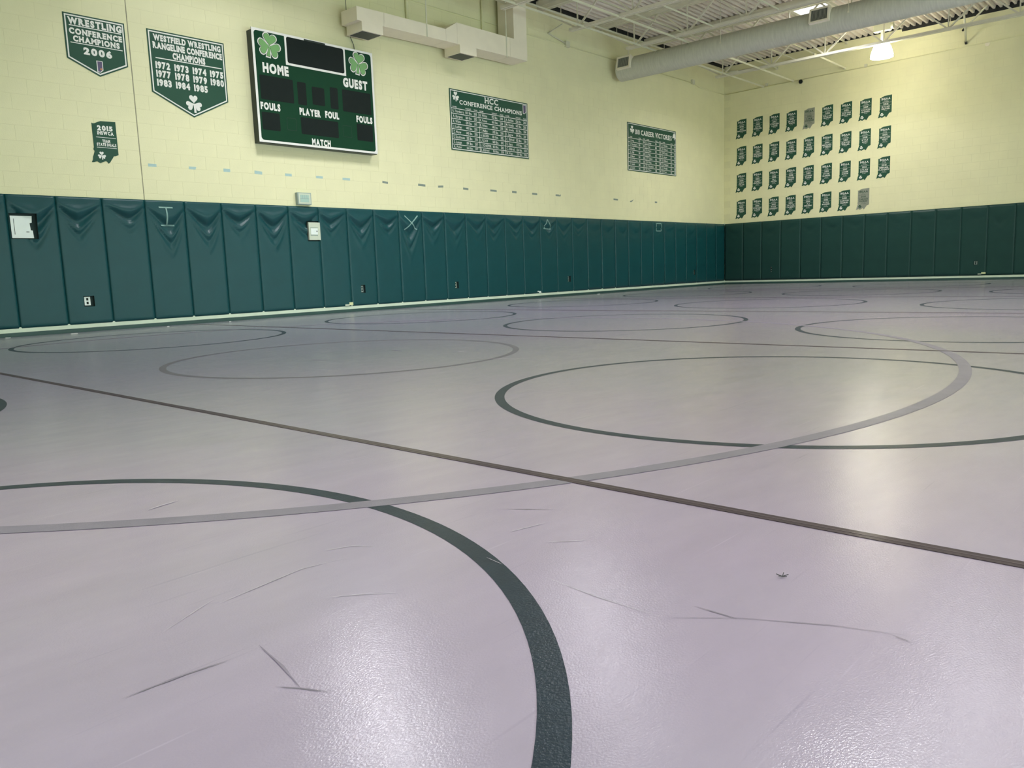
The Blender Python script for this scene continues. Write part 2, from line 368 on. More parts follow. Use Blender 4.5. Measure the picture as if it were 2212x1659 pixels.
# base strip and cove on both padded walls
struct(MB().box((XR, .010, .055), (-.03, WY+.006, .125)).build('baseboard_left', M['strip']))
struct(MB().box((-.03, YB, .055), (.0, .03, .125)).build('baseboard_right', M['strip']))
m = MB(); prof = [(.0, -.0), (.0, .012), (.004, .05), (.012, .058), (WY+.006, .058)]
m.add([(x, y, z) for x in (XR, -.04) for y, z in prof], [[i, i+1, 5+i+1, 5+i] for i in range(4)])
struct(m.build('trim_2', M['cove']))
m = MB(); prof = [(-.04, 0), (-.04, .012), (-.036, .05), (-.028, .058), (0, .058)]
m.add([(x, y, z) for y in (.0, YB) for x, z in prof], [[i, i+1, 5+i+1, 5+i] for i in range(4)])
struct(m.build('trim_3', M['cove']))
struct(MB().box((-.012, .001, ZB), (-.001, WY+.0, ZT+.03)).build('trim_4', M['strip']))
# ---------------------------------------------------------------- wrestling mats
MW = 4.043; MX0 = -21.768; YM0, YM1 = -15.9, -.002
ORD = ['first', 'second', 'third', 'fourth', 'fifth', 'sixth', 'seventh', 'eighth', 'ninth', 'tenth', 'eleventh', 'twelfth', 'thirteenth', 'fourteenth', 'fifteenth', 'sixteenth', 'seventeenth', 'eighteenth', 'nineteenth', 'twentieth']
def ordn(n):
    if n <= 20: return ORD[n-1]
    t = {2: 'twenty', 3: 'thirty'}[n//10]; return (t+'-'+ORD[n % 10-1]) if n % 10 else {2: 'twentieth', 3: 'thirtieth'}[n//10]
edges = [MX0-2*MW, MX0-MW]+[MX0+k*MW for k in range(6)]
edges[0] = XR+.02
starts = [MX0-2*MW, MX0-MW]+[MX0+k*MW for k in range(5)]+[MX0+5*MW]
secs = []
for i, a in enumerate(starts):
    b = a+MW
    a2 = max(a, XR+.02); b2 = min(b, -.042)
    if b2-a2 > .3: secs.append((a2, b2, a))
nsec = len(secs)
def ringsec(cx, cy, R0, R1, xa, xb, z, n=180):
    m = MB(); vs = []
    for i in range(n):
        t0, t1 = 2*PI*i/n, 2*PI*(i+1)/n
        q = [(cx+R*math.cos(t), cy+R*math.sin(t)) for R, t in ((R0, t0), (R1, t0), (R1, t1), (R0, t1))]
        xm = sum(p[0] for p in q)/4
        if max(p[0] for p in q) <= xa or min(p[0] for p in q) >= xb: continue
        # clip polygon against xa and xb
        for lim, sg in ((xa, 1), (xb, -1)):
            out = []
            for k in range(len(q)):
                p0, p1 = q[k-1], q[k]; i0 = sg*(p0[0]-lim) >= 0; i1 = sg*(p1[0]-lim) >= 0
                if i0 != i1:
                    u = (lim-p0[0])/(p1[0]-p0[0]); out.append((lim, p0[1]+(p1[1]-p0[1])*u))
                if i1: out.append(p1)
            q = out
            if len(q) < 3: break
        if len(q) >= 3:
            q = [p for p in q if p[1] < YM1]
            if len(q) >= 3: m.add([(p[0], p[1], z) for p in q], [list(range(len(q)))])
    return m
for j, (a, b, raw) in enumerate(secs):
    k = nsec-j
    near = {1: 'narrow grey mat strip against the far end wall'}
    t = thing('wrestling_mat', 'lavender-grey wrestling mat section, %s counted from the far end wall' % ordn(k), 'mat', ((a+b)/2, YM1, -.04), 'wrestling mat sections covering the floor')
    for i in ([0] if -26 < raw < -25 else range(3)):
        p0 = max(a, raw+i*MW/3+(.0 if i == 0 else .0001)); p1 = min(b, raw+(i+1)*MW/3-.0001) if not -26 < raw < -25 else b
        if p1-p0 < .05: continue
        mb = MB(); ch = .00025
        x0, x1, z0, z1 = p0, p1, -.045, 0
        prof = [(x0, z0), (x0, z1-ch), (x0+ch*.6, z1), (x1-ch*.6, z1), (x1, z1-ch), (x1, z0)]
        mb.add([(x, y, z) for y in (YM0, YM1) for x, z in prof], [[q, q+1, 6+q+1, 6+q] for q in range(5)]+[[0, 1, 2, 3, 4, 5][::-1], [6, 7, 8, 9, 10, 11]])
        mb.build('mat_panel', M['mat'], t)
    cx = raw+MW/2-.0+(.0)
    if raw > -27 and cx < -1:
        cx = {-2: 0}.get(0, cx)
        for cy in (-2.95, -6.72, -10.38, -13.9):
            CC = {(-23.7, -6.72): (-23.63, -6.72, 1.42), (-23.7, -10.38): (-23.68, -10.377, 1.42), (-19.7, -10.38): (-19.748, -10.415, 1.418), (-19.7, -2.95): (-19.55, -2.869, 1.46), (-15.7, -2.95): (-15.56, -2.998, 1.44), (-15.7, -6.72): (-15.727, -6.772, 1.425), (-15.7, -10.38): (-15.681, -10.406, 1.45), (-11.7, -6.72): (-11.595, -6.684, 1.44), (-11.7, -10.38): (-11.644, -10.397, 1.435), (-11.7, -2.95): (-11.466, -2.95, 1.423)}
            q_ = [v for (a_, b_), v in CC.items() if abs(a_-cx) < .2 and b_ == cy]
            if q_:
                ringsec(q_[0][0], q_[0][1], q_[0][2]-.05, q_[0][2], a, b, .0007, 150).build('practice_circle', M['line'], t); continue
            c2 = min((-23.679, -19.74, -15.69, -11.60, -7.58, -3.6), key=lambda q: abs(q-cx))
            if abs(cx+19.746) < .1 and cy == -6.72:
                continue
            ringsec(c2, cy, 1.372, 1.422, a, b, .0007, 150).build('practice_circle', M['line'], t)
    if abs(cx+19.746) < .1:
        tag(ringsec(-19.70, -6.749, 1.368, 1.418, a, b, .0007, 150).build('centre_circle', M['ringgrey'], t), 'grey starting circle')
    g = ringsec(-19.714, -6.612, 4.528, 4.592, a, b, .0011, 360)
    for sg in (1, -1):
        keep = [f for f in g.f if (sum(g.v[i].y for i in f)/len(f)+6.612)*sg > 0]
        if keep:
            h_ = MB()
            for f in keep: h_.add([g.v[i] for i in f], [list(range(len(f)))])
            h_.build('competition_circle', M['greyline'], t)
for j in range(nsec-1):
    x = secs[j][1]; k = nsec-1-j
    t = thing('seam_tape', 'brown tape strip over the mat seam, %s counted from the far end wall' % ordn(k), 'tape', (x, YM1-.1, .001), 'tape strips over the mat seams')
    hw = .020
    mb = MB(); mb.box((x-hw, -15.8, .0004), (x+hw, YM1-.05, .0016)); mb.build('tape_strip', M['tape'], t)
    mb = MB(); mb.box((x-.003, -15.8, .0016), (x+.004, YM1-.05, .0020)); mb.build('tape_ridge', M['tapelight'], t)
# scuffs and litter lying on the mats
def scuff(pts, w0, label, matl='scuff', name='scuff_mark', z=.0018, cat='scuff'):
    n = len(pts); vs = []; 
    for i, (x, y) in enumerate(pts):
        p0 = V(pts[max(0, i-1)]); p1 = V(pts[min(n-1, i+1)]); dd = (p1-p0).normalized(); q = V((-dd.y, dd.x)); ww = w0*math.sin(PI*(i+.25)/(n-.5))/2
        vs += [(x-q.x*ww, y-q.y*ww, z), (x+q.x*ww, y+q.y*ww, z)]
    mb = MB(); mb.add(vs, [[2*i, 2*i+1, 2*i+3, 2*i+2] for i in range(n-1)])
    return tag(mb.build(name, M[matl], org=(*pts[0], 0)), label, cat)
def mat_at(x):
    k_ = min(range(nsec), key=lambda q: abs((secs[q][0]+secs[q][1])/2-x)); return [o for o in C.objects if o.name.startswith('wrestling_mat')][k_]
M['scratch'] = mat('pale_scratch', (0.42, 0.38, 0.46), .35, noise=.2, nscale=60)
def mark(pts, w0, dark=True):
    n = len(pts); P_ = []
    for i in range(n-1):
        for q in range(4): P_.append(V(pts[i]).lerp(V(pts[i+1]), q/4))
    P_.append(V(pts[-1])); n = len(P_); vs = []; rnd = random.Random(n*7+int(abs(pts[0][0])*100))
    for i, p_ in enumerate(P_):
        dd = (P_[min(n-1, i+1)]-P_[max(0, i-1)]).normalized(); q = V((-dd.y, dd.x)); ww = w0*math.sin(PI*(i+.15)/(n-.7))*rnd.uniform(.5, 1)/2
        vs += [(p_.x-q.x*ww, p_.y-q.y*ww, .0014), (p_.x+q.x*ww, p_.y+q.y*ww, .0014)]
    mb = MB(); mb.add(vs, [[2*i, 2*i+2, 2*i+3, 2*i+1] for i in range(n-1)])
    tag(mb.build('scuff_mark' if dark else 'scratch_mark', M['scuff' if dark else 'scratch'], mat_at(pts[0][0])), 'faint dark scuff' if dark else 'thin pale scratch')
for pts, w0 in (([(-23.175, -10.908), (-23.127, -10.909), (-23.075, -10.912), (-23.001, -10.924)], .006), ([(-22.944, -10.915), (-22.96, -11.014), (-22.981, -11.1)], .006), ([(-23.005, -11.061), (-22.981, -11.1), (-22.957, -11.15)], .004),
        ([(-22.346, -11.427), (-22.347, -11.475), (-22.349, -11.514)], .004), ([(-22.44, -11.386), (-22.342, -11.517), (-22.273, -11.655), (-22.229, -11.792)], .0025), ([(-20.052, -6.762), (-20.038, -6.947)], .030), ([(-19.252, -6.761), (-19.289, -6.971)], .030),
        ([(-22.25, -11.745), (-22.258, -11.778)], .0025), ([(-22.112, -10.706), (-22.025, -10.835)], .005)): mark(pts, w0)
for pts, w0 in (([(-23.029, -10.726), (-22.947, -10.684), (-22.893, -10.657)], .0022), ([(-22.911, -10.688), (-22.802, -10.673), (-22.691, -10.657), (-22.585, -10.68)], .0035), ([(-22.404, -11.104), (-22.421, -11.258), (-22.424, -11.403)], .0025),
        ([(-22.696, -9.901), (-22.65, -9.888), (-22.599, -9.88)], .010), ([(-22.59, -10.598), (-22.531, -10.625), (-22.496, -10.677)], .004), ([(-22.235, -10.86), (-22.127, -10.887)], .004), ([(-22.395, -10.936), (-22.405, -10.994)], .003),
        ([(-22.752, -10.831), (-22.696, -10.878), (-22.645, -10.931)], .003), ([(-22.238, -10.98), (-22.174, -11.046)], .004), ([(-19.556, -7.868), (-19.342, -8.128), (-19.252, -8.332)], .022), ([(-19.123, -7.47), (-19.036, -7.49)], .022)): mark(pts, w0, False)
for k, (x, y, w_, l_) in enumerate(((-20.288, -.093, .03, .07), (-19.532, -.30, .04, .12), (-18.202, -.25, .02, .04), (-17.17, -.20, .02, .045), (-7.191, -.25, .04, .14))):
    mb = MB(); n = 7; rnd = random.Random(k); base = [(x+l_/2*math.cos(2*PI*i/n)*rnd.uniform(.7, 1.1), y+w_/2*math.sin(2*PI*i/n)*rnd.uniform(.7, 1.1)) for i in range(n)]
    vs = [(a, b, .001) for a, b in base]+[(x+(a-x)*.8, y+(b-y)*.8, rnd.uniform(.003, .007)) for a, b in base]
    mb.add(vs, [list(range(n, 2*n))]+[[i, (i+1) % n, n+(i+1) % n, n+i] for i in range(n)])
    tag(mb.build('paper_scrap', M['litter'], org=(x, y, 0)), 'small white scrap on the mat by the scoreboard wall, %s from the left' % ordn(k+1), 'litter', 'paper scraps along the wall base')
mb = MB()
for a in (.2, 1.9, 2.9, 4.3, 5.4): mb.bar((-22.116, -11.496, .002), (-22.116+.012*math.cos(a), -11.496+.012*math.sin(a), .006), .0012, .0012)
tag(mb.build('thread_scrap', M['debris'], org=(-22.116, -11.496, 0)), 'tiny dark star-shaped thread on the mat beyond the near dark ring', 'litter')
# ---------------------------------------------------------------- wall pads
def pad_mesh(u0, u1, side, nu, nv, amp, seed, hole=None, th=.045, seam=1.0):
    """u across the pad seen from the room, returns face mesh and cut-out rim mesh"""
    rnd = random.Random(seed); ph = rnd.uniform(.8, 1.25); sk = rnd.uniform(-.22, .22); dp = rnd.uniform(.75, 1.35); A_ = [rnd.uniform(.7, 1.2), rnd.uniform(.2, 1.3), rnd.uniform(0, 1.5)]
    us = [u0+(u1-u0)*i/nu for i in range(nu+1)]; vsz = [ZB+(ZT-ZB)*(1-(1-i/nv)**1.0) for i in range(nv+1)]
    if hole:
        for q in (hole[0], hole[1]):
            k = min(range(1, nu), key=lambda i: abs(us[i]-q)); us[k] = q
        for q in (hole[2], hole[3]):
            k = min(range(1, nv), key=lambda i: abs(vsz[i]-q)); vsz[k] = q
        us.sort(); vsz.sort()
    def depth(u, z):
        f = (u-u0)/(u1-u0); t = ZT-.055-z
        e = min(f, 1-f)*(u1-u0); d = seam*(-.009*math.exp(-(e/.005)**2)-.0012*math.exp(-e/.02))
        e2 = min(ZT-z, z-ZB); d -= .008*math.exp(-(e2/.008)**2)
        if t > 0 and amp > 0:
            fm = f+2.2*sk*f*(1-f); fm = min(max(fm, 0), 1); sh = max(0, 1-abs(2*fm-1)**1.35)**.9
            q = t/(.035+.30*dp*sh)
            g = lambda c_, w__: math.exp(-((q*ph-c_)/w__)**2)
            d += amp*sh**.6*(.024*g(.38, .20)-.034*g(.80, .14)*A_[0]+.014*g(1.08, .11)-.014*g(1.30, .10)*A_[1]+.007*g(1.60, .16)*A_[2])
            d += amp*.0022*math.sin(11*f+seed)*math.sin(17*z+5*f+seed)*math.exp(-t*1.1)*(f*(1-f)*4)
        elif amp > 0:
            d -= .004
        return max(d, -.031)
    m = MB(); W = nu+1
    P = (lambda u, z, d: V((u, -d, z))) if side == 'L' else (lambda u, z, d: V((-d, -u, z)))
    vs = [P(u, z, depth(u, z)) for z in vsz for u in us]
    fs = []
    for j in range(nv):
        for i in range(nu):
            if hole and us[i] >= hole[0]-1e-6 and us[i+1] <= hole[1]+1e-6 and vsz[j] >= hole[2]-1e-6 and vsz[j+1] <= hole[3]+1e-6: continue
            fs.append([j*W+i, j*W+i+1, (j+1)*W+i+1, (j+1)*W+i])
    m.add(vs, fs)
    # rim back to the wall
    back = -.036
    loop = [j*0+i for i in range(W)]+[j*W+nu for j in range(1, nv+1)]+[nv*W+i for i in range(nu-1, -1, -1)]+[j*W for j in range(nv-1, 0, -1)]
    n0 = len(m.v)
    def bk(p): return V((p.x, -back, p.z)) if side == 'L' else V((-back, p.y, p.z))
    bv = [bk(m.v[i]) for i in loop]; L_ = len(loop)
    m.v += bv
    for i in range(L_):
        m.f.append([loop[(i+1) % L_], loop[i], n0+i, n0+(i+1) % L_]); m.m.append(0)
    rim = None
    if hole:
        rim = MB(); h = hole; c4 = [(h[0], h[2]), (h[1], h[2]), (h[1], h[3]), (h[0], h[3])]
        fr = [P(a, b, depth(a, b)+.0005) for a, b in c4]; ba = [bk(p) for p in fr]
        rim.add(fr+ba, [[i, (i+1) % 4, 4+(i+1) % 4, 4+i] for i in range(4)]+[[4, 5, 6, 7]])
    return m, rim, depth
X0 = -20.0954; SP = .6096; GAP = .0013
holes = {}      # pad index from the room corner -> cut-out
def lidx(x): return int(round((0.0213-x)/SP-.5))+0
CUT_L = [(-20.075, -19.748, 1.300, 1.640), (-15.475, -15.150, 1.290, 1.640), (-19.26, -19.115, .355, .505), (-14.385, -14.285, .340, .490),
         (-11.945, -11.845, .330, .470), (-8.125, -8.01, .340, .480), (-1.99, -1.90, .350, .500)]
NL = 38
for n in range(1, NL+1):
    u1 = -.0215+.0-(n-1)*SP if n > 1 else -.014; u0 = X0+SP*33-n*SP
    u1 = X0+SP*33-(n-1)*SP if n > 1 else -.014
    u0 += GAP; u1 -= GAP if n > 1 else 0
    h = [c_ for c_ in CUT_L if u0 < (c_[0]+c_[1])/2 < u1]
    hole = None
    if h:
        hole = list(h[0]); hole[0] = max(hole[0], u0+.012); hole[1] = min(hole[1], u1-.012)
    near = n > 12
    amp = 1.25 if n > 20 else (.9 if n > 14 else .45)
    fm, rim, dfn = pad_mesh(u0, u1, 'L', 26 if near else 12, 60 if near else 24, amp, n*3+1, hole, seam=1.0 if n > 18 else (.6 if n > 10 else .25))
    t = thing('wall_pad', 'green vinyl pad on the scoreboard wall, %s counted from the room corner' % ordn(n), 'wall pad', ((u0+u1)/2, 0, ZB), 'green pads along the scoreboard wall')
    fm.build('vinyl_cover', M['pad'], t, smooth=True)
    if rim: tag(rim.build('cutout', M['hole'], t), 'dark rectangular cut-out')
    def stroke(mb, a, b, w=.022):
        a = V(a); b = V(b); e = (b-a).normalized(); q = V((-e.y, e.x))*w/2; pl = LEFT(0)
        k_ = 14
        for i_ in range(k_):
            c4 = [a+(b-a)*(i_/k_)-q, a+(b-a)*((i_+1)/k_)-q, a+(b-a)*((i_+1)/k_)+q, a+(b-a)*(i_/k_)+q]
            mb.add([pl.p(p_.x, p_.y, max(dfn(p_.x, p_.y), dfn(p_.x, p_.y+.012), dfn(p_.x, p_.y-.012))+.003) for p_ in c4], [[0, 1, 2, 3]])
    sym = None
    if u0 < -17.95 < u1: sym = [((-18.065, 1.783), (-17.851, 1.783)), ((-18.056, 1.518), (-17.834, 1.518)), ((-17.953, 1.79), (-17.956, 1.517))]
    if u0 < -13.09 < u1: sym = [((-13.241, 1.791), (-12.937, 1.528)), ((-12.906, 1.800), (-13.237, 1.524))]
    if u0 < -8.86 < u1: sym = [((-8.856, 1.825), (-9.002, 1.608)), ((-9.002, 1.608), (-8.728, 1.603)), ((-8.728, 1.601), (-8.856, 1.825))]
    if u0 < -3.94 < u1: sym = [((-4.07, 1.828), (-3.814, 1.828)), ((-3.814, 1.828), (-3.818, 1.624)), ((-3.818, 1.624), (-4.07, 1.621)), ((-4.07, 1.621), (-4.07, 1.828))]
    if sym:
        mb = MB()
        for a, b in sym: stroke(mb, a, b)
        tag(mb.build('tape_symbol', M['marktape'], t), {2: 'pale tape cross', 3: 'pale tape triangle', 4: 'pale tape rectangle'}[len(sym)] if u0 > -17 else 'pale tape letter with two bars')
NR = 24; Y0 = .0237-.0095
CUT_R = [(7.045, 7.14, .380, .490), (1.535, 1.575, .340, .510)]
for n in range(1, NR+1):
    u0 = .0142+(n-1)*SP+GAP; u1 = .0142+n*SP-GAP
    h = [c_ for c_ in CUT_R if u0 < (c_[0]+c_[1])/2 < u1]
    fm, rim, dfn = pad_mesh(u0, u1, 'R', 14, 26, .5, n*5+2, h[0] if h else None, seam=.3)
    t = thing('wall_pad', 'dark green pad on the end wall, %s counted from the room corner' % ordn(n), 'wall pad', (0, -(u0+u1)/2, ZB), 'dark green pads along the end wall')
    for o_ in (fm,): o_.v = [V((p.x-.045, p.y, p.z)) for p in o_.v]
    fm.build('vinyl_cover', M['padend'], t, smooth=True)
    if rim:
        rim.v = [V((p.x-.045, p.y, p.z)) for p in rim.v]; tag(rim.build('cutout', M['hole'], t), 'dark rectangular cut-out')
# ---------------------------------------------------------------- boxes in the cut-outs and small fixtures
t = thing('wall_cabinet', 'white flush electrical box in the second cut-out pad at the left', 'electrical box', (-19.92, .03, 1.31))
t['label'] = 'large white electrical box in the pad cut-out at far left'
mb = MB(); slab(mb, LEFT(0), [(-20.062, 1.313), (-19.800, 1.313), (-19.805, 1.415), (-19.828, 1.418), (-19.835, 1.512), (-19.808, 1.520), (-19.80, 1.607), (-20.062, 1.607)], -.038, -.012); mb.build('cover', M['cabinet'], t)
mb = MB(); rect(mb, LEFT(0), -20.026, 1.36, -20.020, 1.57, -.0112); mb.build('slot', M['digit'], t)
mb = MB(); rect(mb, LEFT(0), -19.885, 1.392, -19.848, 1.40, -.0112); mb.build('latch', M['digit'], t)
t = thing('thermostat', 'cream thermostat box in the pad cut-out below the small grey wall box', 'thermostat', (-15.32, .03, 1.31))
mb = MB(); mb.box((-15.44, .038, 1.312), (-15.205, -.004, 1.618)); mb.build('case', M['cream'], t)
mb = MB(); mb.box((-15.405, -.004, 1.405), (-15.265, -.014, 1.515)); tag(mb.build('face', M['cabinet'], t), 'white front plate')
mb = MB(); mb.box((-15.292, -.014, 1.457), (-15.275, -.020, 1.472)); mb.build('knob', M['digit'], t)
mb = MB(); mb.box((-15.41, -.004, 1.525), (-15.245, -.007, 1.531)); mb.box((-15.41, -.004, 1.388), (-15.26, -.007, 1.394)); mb.build('vent_slot', M['boxgrey'], t)
def outlet(a0, a1, z0, z1, pl, label, body='cabinet'):
    ca = (a0+a1)/2; t = thing('wall_outlet', label, 'outlet', pl.p(ca, z0, .0))
    mb = MB(); slab(mb, pl, [(a0, z0), (a1, z0), (a1, z1), (a0, z1)], -.036, -.022); mb.build('cover_plate', M[body], t)
    mb = MB(); h = (z1-z0)
    for f in (.28, .72): rect(mb, pl, ca-.014, z0+h*f-.018, ca+.014, z0+h*f+.018, -.0215)
    mb.build('socket', M['digit'], t)
outlet(-19.245, -19.165, .372, .492, LEFT(0), 'white double socket in a cut-out low in the third pad from the left')
outlet(-14.372, -14.322, .356, .470, LEFT(0), 'dark socket in a torn cut-out low under the left half of the scoreboard', 'boxgrey')
outlet(-11.943, -11.892, .340, .462, LEFT(0), 'pale narrow socket in a slot low under the long box duct', 'cream')
outlet(-8.112, -8.065, .352, .470, LEFT(0), 'dark socket in a slot low between the tape triangle and the corner', 'boxgrey')
outlet(-1.98, -1.93, .362, .490, LEFT(0), 'dark socket low in the pads nearest the room corner', 'boxgrey')
outlet(7.055, 7.125, .392, .480, RIGHT(-.045), 'small grey socket low on the end wall at far right', 'boxgrey')
outlet(1.540, 1.570, .350, .500, RIGHT(-.045), 'dark narrow socket low on the end wall near the corner', 'boxgrey')
def sticker(pl, parts, label):
    t = thing('floor_sticker', label, 'sticker', pl.p(parts[0][0], parts[0][1], 0))
    for k, (a0, z0, a1, z1, m_) in enumerate(parts):
        mb = MB(); slab(mb, pl, [(a0, z0), (a1, z0), (a1, z1), (a0, z1)], .0035, .0055); mb.build('paper', M[m_], t)
sticker(LEFT(0), [(-14.675, .128, -14.59, .180, 'yellow'), (-14.77, .118, -14.675, .146, 'cream')], 'pale yellow sticker low on the pads below the scoreboard')
sticker(LEFT(0), [(-9.235, .115, -9.165, .160, 'cabinet'), (-9.29, .145, -9.235, .168, 'cabinet')], 'small white sticker low on the pads below the tape triangle')
sticker(RIGHT(-.045), [(7.23, .150, 7.33, .190, 'yellow'), (7.15, .135, 7.23, .160, 'cream')], 'pale sticker low on the end wall pads at far right')
t = thing('wall_box', 'small grey-green louvred box on the wall just above the pads', 'wall box', (-15.37, WY, 1.91))
mb = MB(); mb.box((-15.640, WY, 1.915), (-15.365, -.03, 2.120)); mb.build('housing', M['boxgrey'], t)
mb = MB(); mb.box((-15.622, -.03, 1.930), (-15.383, -.036, 2.106)); mb.build('rim', M['cream'], t)
mb = MB(); mb.box((-15.590, -.036, 1.958), (-15.415, -.039, 2.080)); mb.build('display', M['mint'], t)
mb = MB(); rect(mb, LEFT(-.039), -15.590, 2.012, -15.415, 2.020, .0006)
for k in range(1, 4): rect(mb, LEFT(-.039), -15.590+k*.044-.003, 2.020, -15.590+k*.044+.003, 2.080, .0006)
mb.build('grid_line', M['boxgrey'], t)
TAPES = [(-18.077, 2.404, .125, .043, 0), (-17.449, 2.407, .115, .04, 0), (-16.877, 2.411, .115, .048, 0), (-16.315, 2.412, .14, .05, -.06), (-15.744, 2.411, .13, .045, 0), (-15.116, 2.411, .14, .04, 0),
    (-14.537, 2.413, .165, .04, 0), (-13.635, 2.407, .135, .038, -.1), (-12.707, 2.406, .19, .042, -.03), (-12.193, 2.406, .145, .04, .08), (-11.476, 2.397, .155, .042, -.03), (-10.623, 2.401, .20, .04, -.02),
    (-9.941, 2.405, .15, .045, -.03), (-9.235, 2.397, .18, .042, -.02), (-8.363, 2.405, .20, .04, 0), (-5.968, 2.408, .20, .04, -.03), (-5.21, 2.403, .15, .035, .1), (-4.007, 2.414, .12, .042, 0)]
for i, (x, z, w_, h_, rr) in enumerate(TAPES):
    pl = LEFT(WY); cc, ss = math.cos(rr), math.sin(rr)
    if i == 16: pts = [(-.09, -.028), (-.01, -.028), (.09, .03), (.02, .022), (-.02, .008), (-.09, .004)]
    elif i == 14: pts = [(-.1, -.02), (.08, -.022), (.1, .02), (.055, .02), (.045, -.004), (.02, .02), (-.1, .02)]
    elif i == 1: pts = [(-.06, -.02), (.045, -.02), (.05, -.004), (.06, .02), (-.06, .02)]
    else: pts = [(-w_/2, -h_/2), (w_/2, -h_/2), (w_/2, h_/2), (-w_/2, h_/2)]
    pts = [(x+a*cc-b*ss, z+a*ss+b*cc) for a, b in pts]
    mb = MB(); slab(mb, pl, pts, .0002, .0016)
    lab = '%s tape scrap on the cream wall, %s counted from the left in its row' % ('pale blue' if i < 7 else 'dull grey', ordn(i+1))
    tag(mb.build('tape_scrap', M['bluetape' if i < 7 else 'greytape'], org=(x, WY, z)), lab, 'tape', 'tape scraps in a row on the scoreboard wall')
# ---------------------------------------------------------------- signs on the left wall
def pennant(x0, x1, zt, zs, xc, zt2, label):
    t = thing('pennant_sign', label, 'sign', (xc, WY, zt2)); pl = LEFT(WY)
    P = [(x0, zs), (xc, zt2), (x1, zs), (x1, zt), (x0, zt)]
    mb = MB(); slab(mb, pl, P, 0, .008); mb.build('board', M['board'], t)
    mb = MB(); ringpoly(mb, pl, offset(P, .018), offset(P, .036), .0088); mb.build('border', M['white'], t)
    return t, pl
def state_pts(x0, w_, z0, h_):
    S_ = [(0, .0), (.08, .004), (.15, .022), (.20, .034), (.25, .012), (.31, -.008), (.37, .012), (.44, .030), (.50, .048), (.55, .040), (.60, -.008), (.66, .020), (.72, .080), (.78, .135), (.82, .178), (.90, .186), (1.0, .215),
          (1, 1), (.45, .985), (.33, .955), (.24, .925), (.17, .915), (.13, .93), (.13, .36), (.10, .31), (.14, .27), (.11, .21), (.06, .13), (.05, .07)]
    return [(x0+a*w_, z0+b*h_) for a, b in S_]
def emblem(mb, pl, x0, x1, z0, z1, d):
    w_, h_ = x1-x0, z1-z0
    poly(mb, pl, [(x0, z0), (x0+.55*w_, z0), (x1, z0+.22*h_), (x1, z1), (x0, z1)], d, 0)
    poly(mb, pl, [(x0+.14*w_, z0+.06*h_), (x0+.52*w_, z0+.06*h_), (x1-.12*w_, z0+.25*h_), (x1-.12*w_, z1-.05*h_), (x0+.14*w_, z1-.05*h_)], d+.0006, 1)
    cx, cz, r_ = x0+.66*w_, z0+.30*h_, .17*w_
    poly(mb, pl, [(cx+r_*math.cos(q*PI/6), cz+r_*math.sin(q*PI/6)) for q in range(12)], d+.0012, 2)
t, pl = pennant(-19.12, -18.295, 4.378, 3.776, -18.70, 3.582, 'smaller green pennant sign for 2006 at the top left')
mb = MB(); K = dict(serif=True, d=.009, key='x')
text(mb, pl, 'WRESTLING', -19.062, 4.240, .088, .724, **K)
text(mb, pl, 'CONFERENCE', -19.058, 4.112, .076, .712, **K)
text(mb, pl, 'CHAMPIONS', -19.015, 4.015, .074, .627, **K)
text(mb, pl, '2006', -18.894, 3.862, .090, .385, **K)
rect(mb, pl, -19.052, 4.214, -18.354, 4.226, .009); rect(mb, pl, -19.052, 3.986, -18.352, 3.997, .009)
mb.build('lettering', M['white'], t)
mb = MB(); emblem(mb, pl, -18.735, -18.650, 3.640, 3.797, .009); mb.build('emblem', [M['white'], M['purple'], M['orange']], t)
t, pl = pennant(-17.975, -16.757, 4.378, 3.480, -17.350, 3.178, 'large green pennant sign listing years 1972 to 1985')
mb = MB(); K = dict(serif=True, d=.009, gap=.10, key='x')
text(mb, pl, 'WESTFIELD WRESTLING', -17.885, 4.235, .084, 1.066, **K)
text(mb, pl, 'RANGELINE CONFERENCE', -17.902, 4.121, .088, 1.098, **K)
text(mb, pl, 'CHAMPIONS', -17.612, 4.004, .090, .518, **K)
rect(mb, pl, -17.877, 3.974, -16.823, 3.988, .009)
for r, ys in enumerate((('1972', '1973', '1974', '1975'), ('1977', '1978', '1979', '1980'), ('1983', '1984', '1985'))):
    for k, y_ in enumerate(ys): text(mb, pl, y_, (-17.888, -17.600, -17.313, -17.030)[k], (3.836, 3.712, 3.584)[r], .094, .222, **K)
mb.build('lettering', M['white'], t)
mb = MB(); clover(mb, pl, -17.338, 3.385, .205, d=.009); mb.build('shamrock', M['white'], t)
t = thing('state_sign', 'single green state-shaped sign for 2015 below the smaller pennant', 'sign', (-18.75, WY, 2.37)); pl = LEFT(WY)
mb = MB(); slab(mb, pl, state_pts(-18.936, .378, 2.385, .59), 0, .006); mb.build('board', M['board'], t)
mb = MB(); K = dict(serif=True, d=.007, key='x')
text(mb, pl, '2015', -18.820, 2.842, .064, .213, **K); text(mb, pl, 'IHSWCA', -18.824, 2.781, .047, .224, **K)
text(mb, pl, 'TEAM', -18.765, 2.674, .040, .106, **K); text(mb, pl, 'STATE DUALS', -18.845, 2.624, .040, .268, **K)
rect(mb, pl, -18.846, 2.738, -18.573, 2.745, .007); rect(mb, pl, -18.850, 2.597, -18.573, 2.604, .007)
mb.build('lettering', M['white'], t)
mb = MB(); clover(mb, pl, -18.792, 2.488, .088, d=.007); mb.build('shamrock', M['white'], t)
